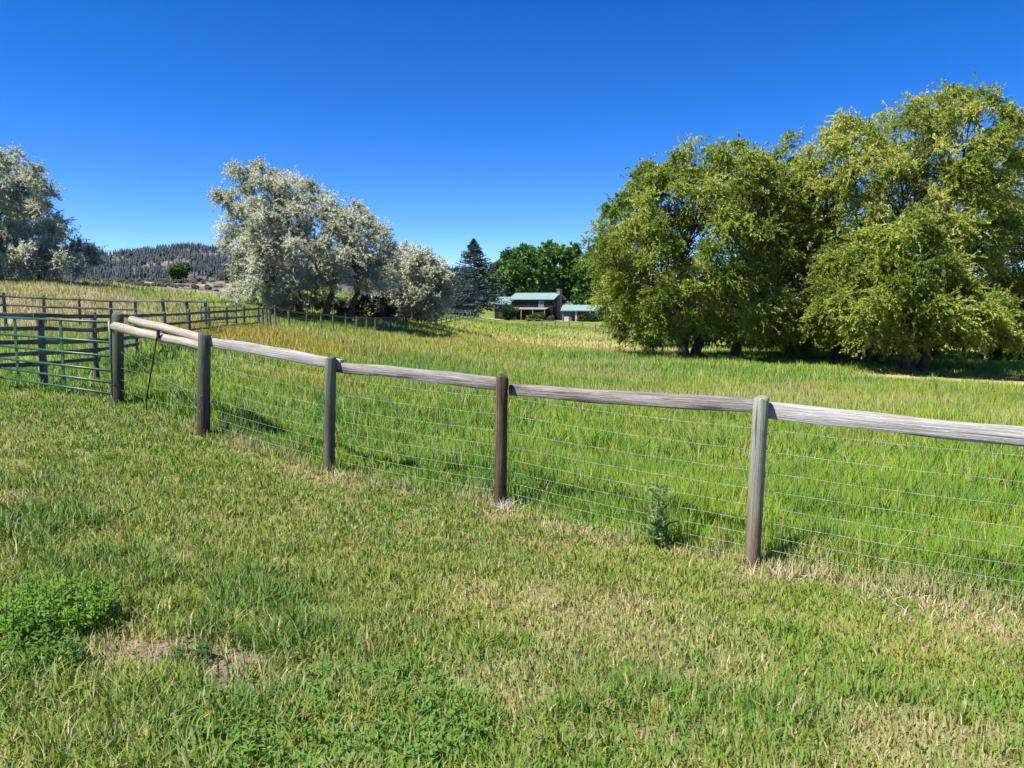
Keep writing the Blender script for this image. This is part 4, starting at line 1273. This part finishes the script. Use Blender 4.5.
bm = bmesh.new(); add_box(bm, (-5.0, -1.4, -.1), (8.8, 2.8, .3)); bm_obj('porch_floor', bm, M['greywall'], house)

gp0 = on_ground(563, 160); gp0.z = min(gp0.z, at(563, 320, 160).z)
car = empty('carport', gp0, 'long low open carport with a pale green metal roof right of the log house', 'shed', rotz=R(-12))
bm = bmesh.new(); gable_roof(bm, 0, 9.6, 0, 5.6, 2.25, .95, .45); bm_obj('roof', bm, M['roof'], car)
bm = bmesh.new(); add_box(bm, (4.8, 5.5, .9), (9.6, .14, 2.7)); bm_obj('back_wall', bm, M['greywall'], car)
bm = bmesh.new(); add_box(bm, (.95, .1, .85), (1.9, .14, 2.75)); bm_obj('front_wall', bm, M['greywall'], car)
bm = bmesh.new(); add_box(bm, (.75, .0, .5), (1.0, .06, 1.1)); bm_obj('white_door', bm, M['white'], car)
for x, mt in ((0.02, 'trim'), (2.75, 'white'), (6.2, 'greywall'), (9.5, 'greywall')):
    bm = bmesh.new(); add_box(bm, (x, -.02, .85), (.34 if mt == 'white' else .2, .2, 2.75)); bm_obj('support_post', bm, M[mt], car)
bm = bmesh.new(); add_box(bm, (6.1, .05, 1.15), (6.3, .08, .25)); bm_obj('rail', bm, M['greywall'], car)

# small dark shed and weathered lean-to near the paddock
sp_ = on_ground(434, 100)
shd = empty('small_shed', sp_, 'little dark boarded shed with a flat pale roof between the silvery tree and the spruce', 'shed', rotz=R(-8))
bm = bmesh.new(); add_box(bm, (0, .8, .8), (1.55, 1.6, 1.9)); bm_obj('wall', bm, M['log'], shd)
bm = bmesh.new(); add_box(bm, (0, .8, 1.83), (1.9, 2.0, .1), Matrix.Rotation(R(5), 3, 'X')); bm_obj('roof', bm, M['greywall'], shd)
bm = bmesh.new(); add_box(bm, (0.1, -.02, .7), (.7, .06, 1.3)); bm_obj('door', bm, M['greywall'], shd)
M['rusty_roof'] = noise_mat('rusty_roof', (.24, .15, .12), (.40, .27, .23), (1, 1, 1), rough=.8, bump=.2)
lp_ = on_ground(409, 82)
lean = empty('lean_to_shed', lp_, 'low weathered shelter with a pinkish rusted roof under the smaller silvery tree', 'shed', rotz=R(-6))
bm = bmesh.new(); add_box(bm, (0, 1.2, 1.5), (2.6, 2.8, .08), Matrix.Rotation(R(20), 3, 'X')); bm_obj('roof', bm, M['rusty_roof'], lean)
bm = bmesh.new(); add_box(bm, (0, 2.2, .8), (2.3, .08, 1.9)); bm_obj('wall', bm, M['trim'], lean)
for x in (-1.1, -.4, .4, 1.1):
    bm = bmesh.new(); add_box(bm, (x, 0, .45), (.1, .1, 1.2)); bm_obj('support_post', bm, M['post_pale'], lean)
# pale building glimpsed under the right hand willows
wb = on_ground(1004, 92)
whb = empty('white_shed', wb, 'white walled building glimpsed low under the right hand willows', 'shed', rotz=R(10))
bm = bmesh.new(); gable_walls(bm, -2.8, 2.8, 0, 5, -.4, 2.6, 1.2); bm_obj('wall', bm, M['white'], whb)
bm = bmesh.new(); gable_roof(bm, -2.8, 2.8, 0, 5, 2.62, 1.2, .4); bm_obj('roof', bm, M['greywall'], whb)
bm = bmesh.new(); add_box(bm, (.6, -.03, .85), (.9, .06, 2.0)); bm_obj('door', bm, M['greywall'], whb)

# gravel drive by the spruce
def strip(name, pix, mat, lift=.03):
    """pix: list of (px, Y near, Y far)"""
    V = []; 
    for (px, a, b) in pix:
        for Y in np.linspace(a, b, 9):
            x = at(px, 300, Y).x; V.append((x, Y, float(zg(x, Y)) + lift))
    n = len(pix); F = []
    for i in range(n - 1):
        for j in range(8):
            F.append((i * 9 + j, (i + 1) * 9 + j, (i + 1) * 9 + j + 1, i * 9 + j + 1))
    o = link_mesh(name, np_mesh(name, V, np.array(F)), mat); tag(o, kind='structure')
M['gravel'] = noise_mat('gravel', (.34, .33, .31), (.52, .51, .48), (3, 3, 3), rough=.95, bump=.3, dist=.02)
strip('driveway', [(p, 140 - (p - 440) * .1, 162) for p in range(440, 504, 6)], M['gravel'], .12)

# ------------------------------------------------------------------ weeds and dead tufts near the fence
def leafy_weed(name, base, label, h, spread, n_stem, leaf, cols, n_leaf=22, cat='weed', up=.9):
    root = empty(name, base, label, cat)
    bag = Bag(); bm = bmesh.new()
    for s in range(n_stem):
        a = random.uniform(0, 6.283); rr = spread * math.sqrt(random.uniform(0, 1))
        b = Vector((math.cos(a) * rr, math.sin(a) * rr, 0))
        b.z = float(zg(base.x + b.x, base.y + b.y)) - base.z
        hh = h * random.uniform(.55, 1.1)
        tip = b + Vector((random.gauss(0, .13) * hh, random.gauss(0, .13) * hh, hh))
        tube(bm, [b - Vector((0, 0, .02)), b.lerp(tip, .5), tip], [.004, .003, .0015], 4)
        t = rng.uniform(.1, 1, n_leaf)
        pos = np.array(b)[None] * (1 - t[:, None]) + np.array(tip)[None] * t[:, None]
        az = rng.uniform(0, 6.283, n_leaf)
        A = unit(np.stack([np.cos(az), np.sin(az), rng.uniform(-.1, up, n_leaf)], -1))
        S = unit(np.cross(A, np.array([0, 0, 1.0])) + rng.normal(0, .25, (n_leaf, 3)))
        f = rng.uniform(0, 1, (n_leaf, 1))
        c = np.array(cols[0]) * (1 - f) + np.array(cols[1]) * f
        sc_ = (1.15 - .6 * t) * rng.uniform(.7, 1.25, n_leaf)
        bag.add(*diamond(pos, A, S, leaf[0] * sc_, leaf[1] * sc_, c))
    M.setdefault('stem', noise_mat('weed_stem', (.07, .11, .03), (.12, .16, .05), (20, 20, 20), bump=0))
    bm_obj('stem', bm, M['stem'], root)
    bag.build('foliage', M['weed_leaf'], root)
    return root
b = gpix(40, 628)
leafy_weed('weed_clump', b, 'bushy bright green weed clump at the left edge above the bare dirt patch', .25, .40, 170, (.055, .022), ((.13, .27, .025), (.20, .36, .04)), 22)
b = gpix(20, 672)
leafy_weed('weed_clump', b, 'loose dark green weed clump at the left edge below the bushy bright one', .17, .30, 75, (.055, .021), ((.10, .21, .03), (.15, .28, .04)), 16)
b = gpix(350, 722)
leafy_weed('weed_clump', b, 'low spreading broadleaf weed patch at the bottom edge left of centre', .085, .62, 520, (.042, .018), ((.13, .25, .04), (.20, .33, .06)), 12)
b = gpix(190, 665)
leafy_weed('weed_clump', b, 'small green weed growing in the middle of the bare dirt patch', .08, .13, 22, (.05, .018), ((.06, .14, .03), (.10, .19, .04)), 10)
b = gpix(225, 712)
leafy_weed('weed_clump', b, 'broadleaf weeds just below the bare dirt patch', .09, .24, 70, (.045, .017), ((.10, .22, .035), (.17, .30, .05)), 12)
b = gpix(661, 549)
leafy_weed('thistle_plant', b, 'upright grey green thistle against the wire between the brown and the leaning post', .60, .085, 9, (.15, .036), ((.13, .21, .07), (.27, .35, .16)), 20, 'plant', 1.1)

def crumbs():
    n = 900
    b = gpix(190, 660)
    x = b.x + rng.normal(0, .28, n); y = b.y + rng.normal(0, .17, n)
    k = spot_field(x, y, 'bare') > rng.uniform(.1, .6, n)
    x, y = x[k], y[k]; n = len(x)
    r = .003 + .009 * rng.uniform(0, 1, n) ** 3
    O = np.array([[1, 0, 0], [0, 1, 0], [-1, 0, 0], [0, -1, 0], [0, 0, .8], [0, 0, -.8]])
    V = O[None] * (r[:, None, None] * rng.uniform(.6, 1.3, (n, 6, 1))) + np.stack([x, y, zg(x, y) + r * .4], -1)[:, None]
    T = np.array([[0, 1, 4], [1, 2, 4], [2, 3, 4], [3, 0, 4], [1, 0, 5], [2, 1, 5], [3, 2, 5], [0, 3, 5]])
    F = (np.arange(n)[:, None, None] * 6 + T[None]).reshape(-1, 3)
    C = np.repeat(np.array([[.26, .21, .15]]) * rng.uniform(.5, 1.4, (n, 1)), 6, axis=0)
    M['soil'] = leaf_mat('soil_crumbs', 0, .95, .1)
    o = link_mesh('soil_crumbs', np_mesh('soil_crumbs', V.reshape(-1, 3), F, C), M['soil']); tag(o, kind='stuff')
crumbs()

def dead_tuft(px, py, label, n, spread, h, cols=((.40, .34, .22), (.60, .53, .38)), lean=1.0):
    p = gpix(px, py)
    x = p.x + rng.normal(0, spread, n); y = p.y + rng.normal(0, spread * .6, n)
    f = rng.uniform(0, 1, (n, 1)); c = np.array(cols[0]) * (1 - f) + np.array(cols[1]) * f
    V, F, C = blades(x, y, rng.uniform(.5, 1.2, n) * h, np.full(n, .010), c, lean, True)
    o = link_mesh('dead_grass_tuft', np_mesh('dead_grass_tuft', V - np.array(p), F, C), M['grass']); o.location = p
    tag(o, label, 'dead grass')
dead_tuft(786, 581, 'bleached dead grass tuft right of the leaning grey post', 80, .12, .17)
dead_tuft(505, 511, 'curled white dead stalks at the foot of the brown post', 90, .06, .16, ((.50, .45, .36), (.70, .65, .55)), 1.2)
dead_tuft(338, 479, 'tan dead grass at the foot of the slim grey post', 120, .12, .12)
dead_tuft(880, 600, 'pale flattened grass under the wire right of the leaning post', 110, .20, .11)
dead_tuft(958, 616, 'pale flattened grass under the wire near the right edge', 120, .26, .11)
dead_tuft(610, 534, 'straw coloured grass lying under the wire left of the thistle', 150, .22, .10)

dead_tuft(192, 420, 'thin pale dead stems in the brace bay left of the second dark post', 60, .16, .45, ((.34, .32, .2), (.5, .46, .33)), .5)
# ------------------------------------------------------------------ air
def build_haze():
    bm = bmesh.new(); add_box(bm, (0, 0, 0), (3500, 3500, 1))
    for v in bm.verts: v.co.z = HZ_TOP if v.co.z > 0 else HZ_BOT
    m, nt, out = new_mat('haze')
    pv = N(nt, 'ShaderNodeVolumePrincipled'); pv.inputs['Color'].default_value = (.80, .88, 1.0, 1)
    pv.inputs['Density'].default_value = HZ_D; pv.inputs['Anisotropy'].default_value = .2
    nt.links.new(pv.outputs[0], out.inputs['Volume'])
    o = bm_obj('haze', bm, m); tag(o, kind='stuff')
HZ_D = .00003; 
HZ_BOT = min(float(_Z.min()), -20.0) - 1; HZ_TOP = 110.0
build_haze()
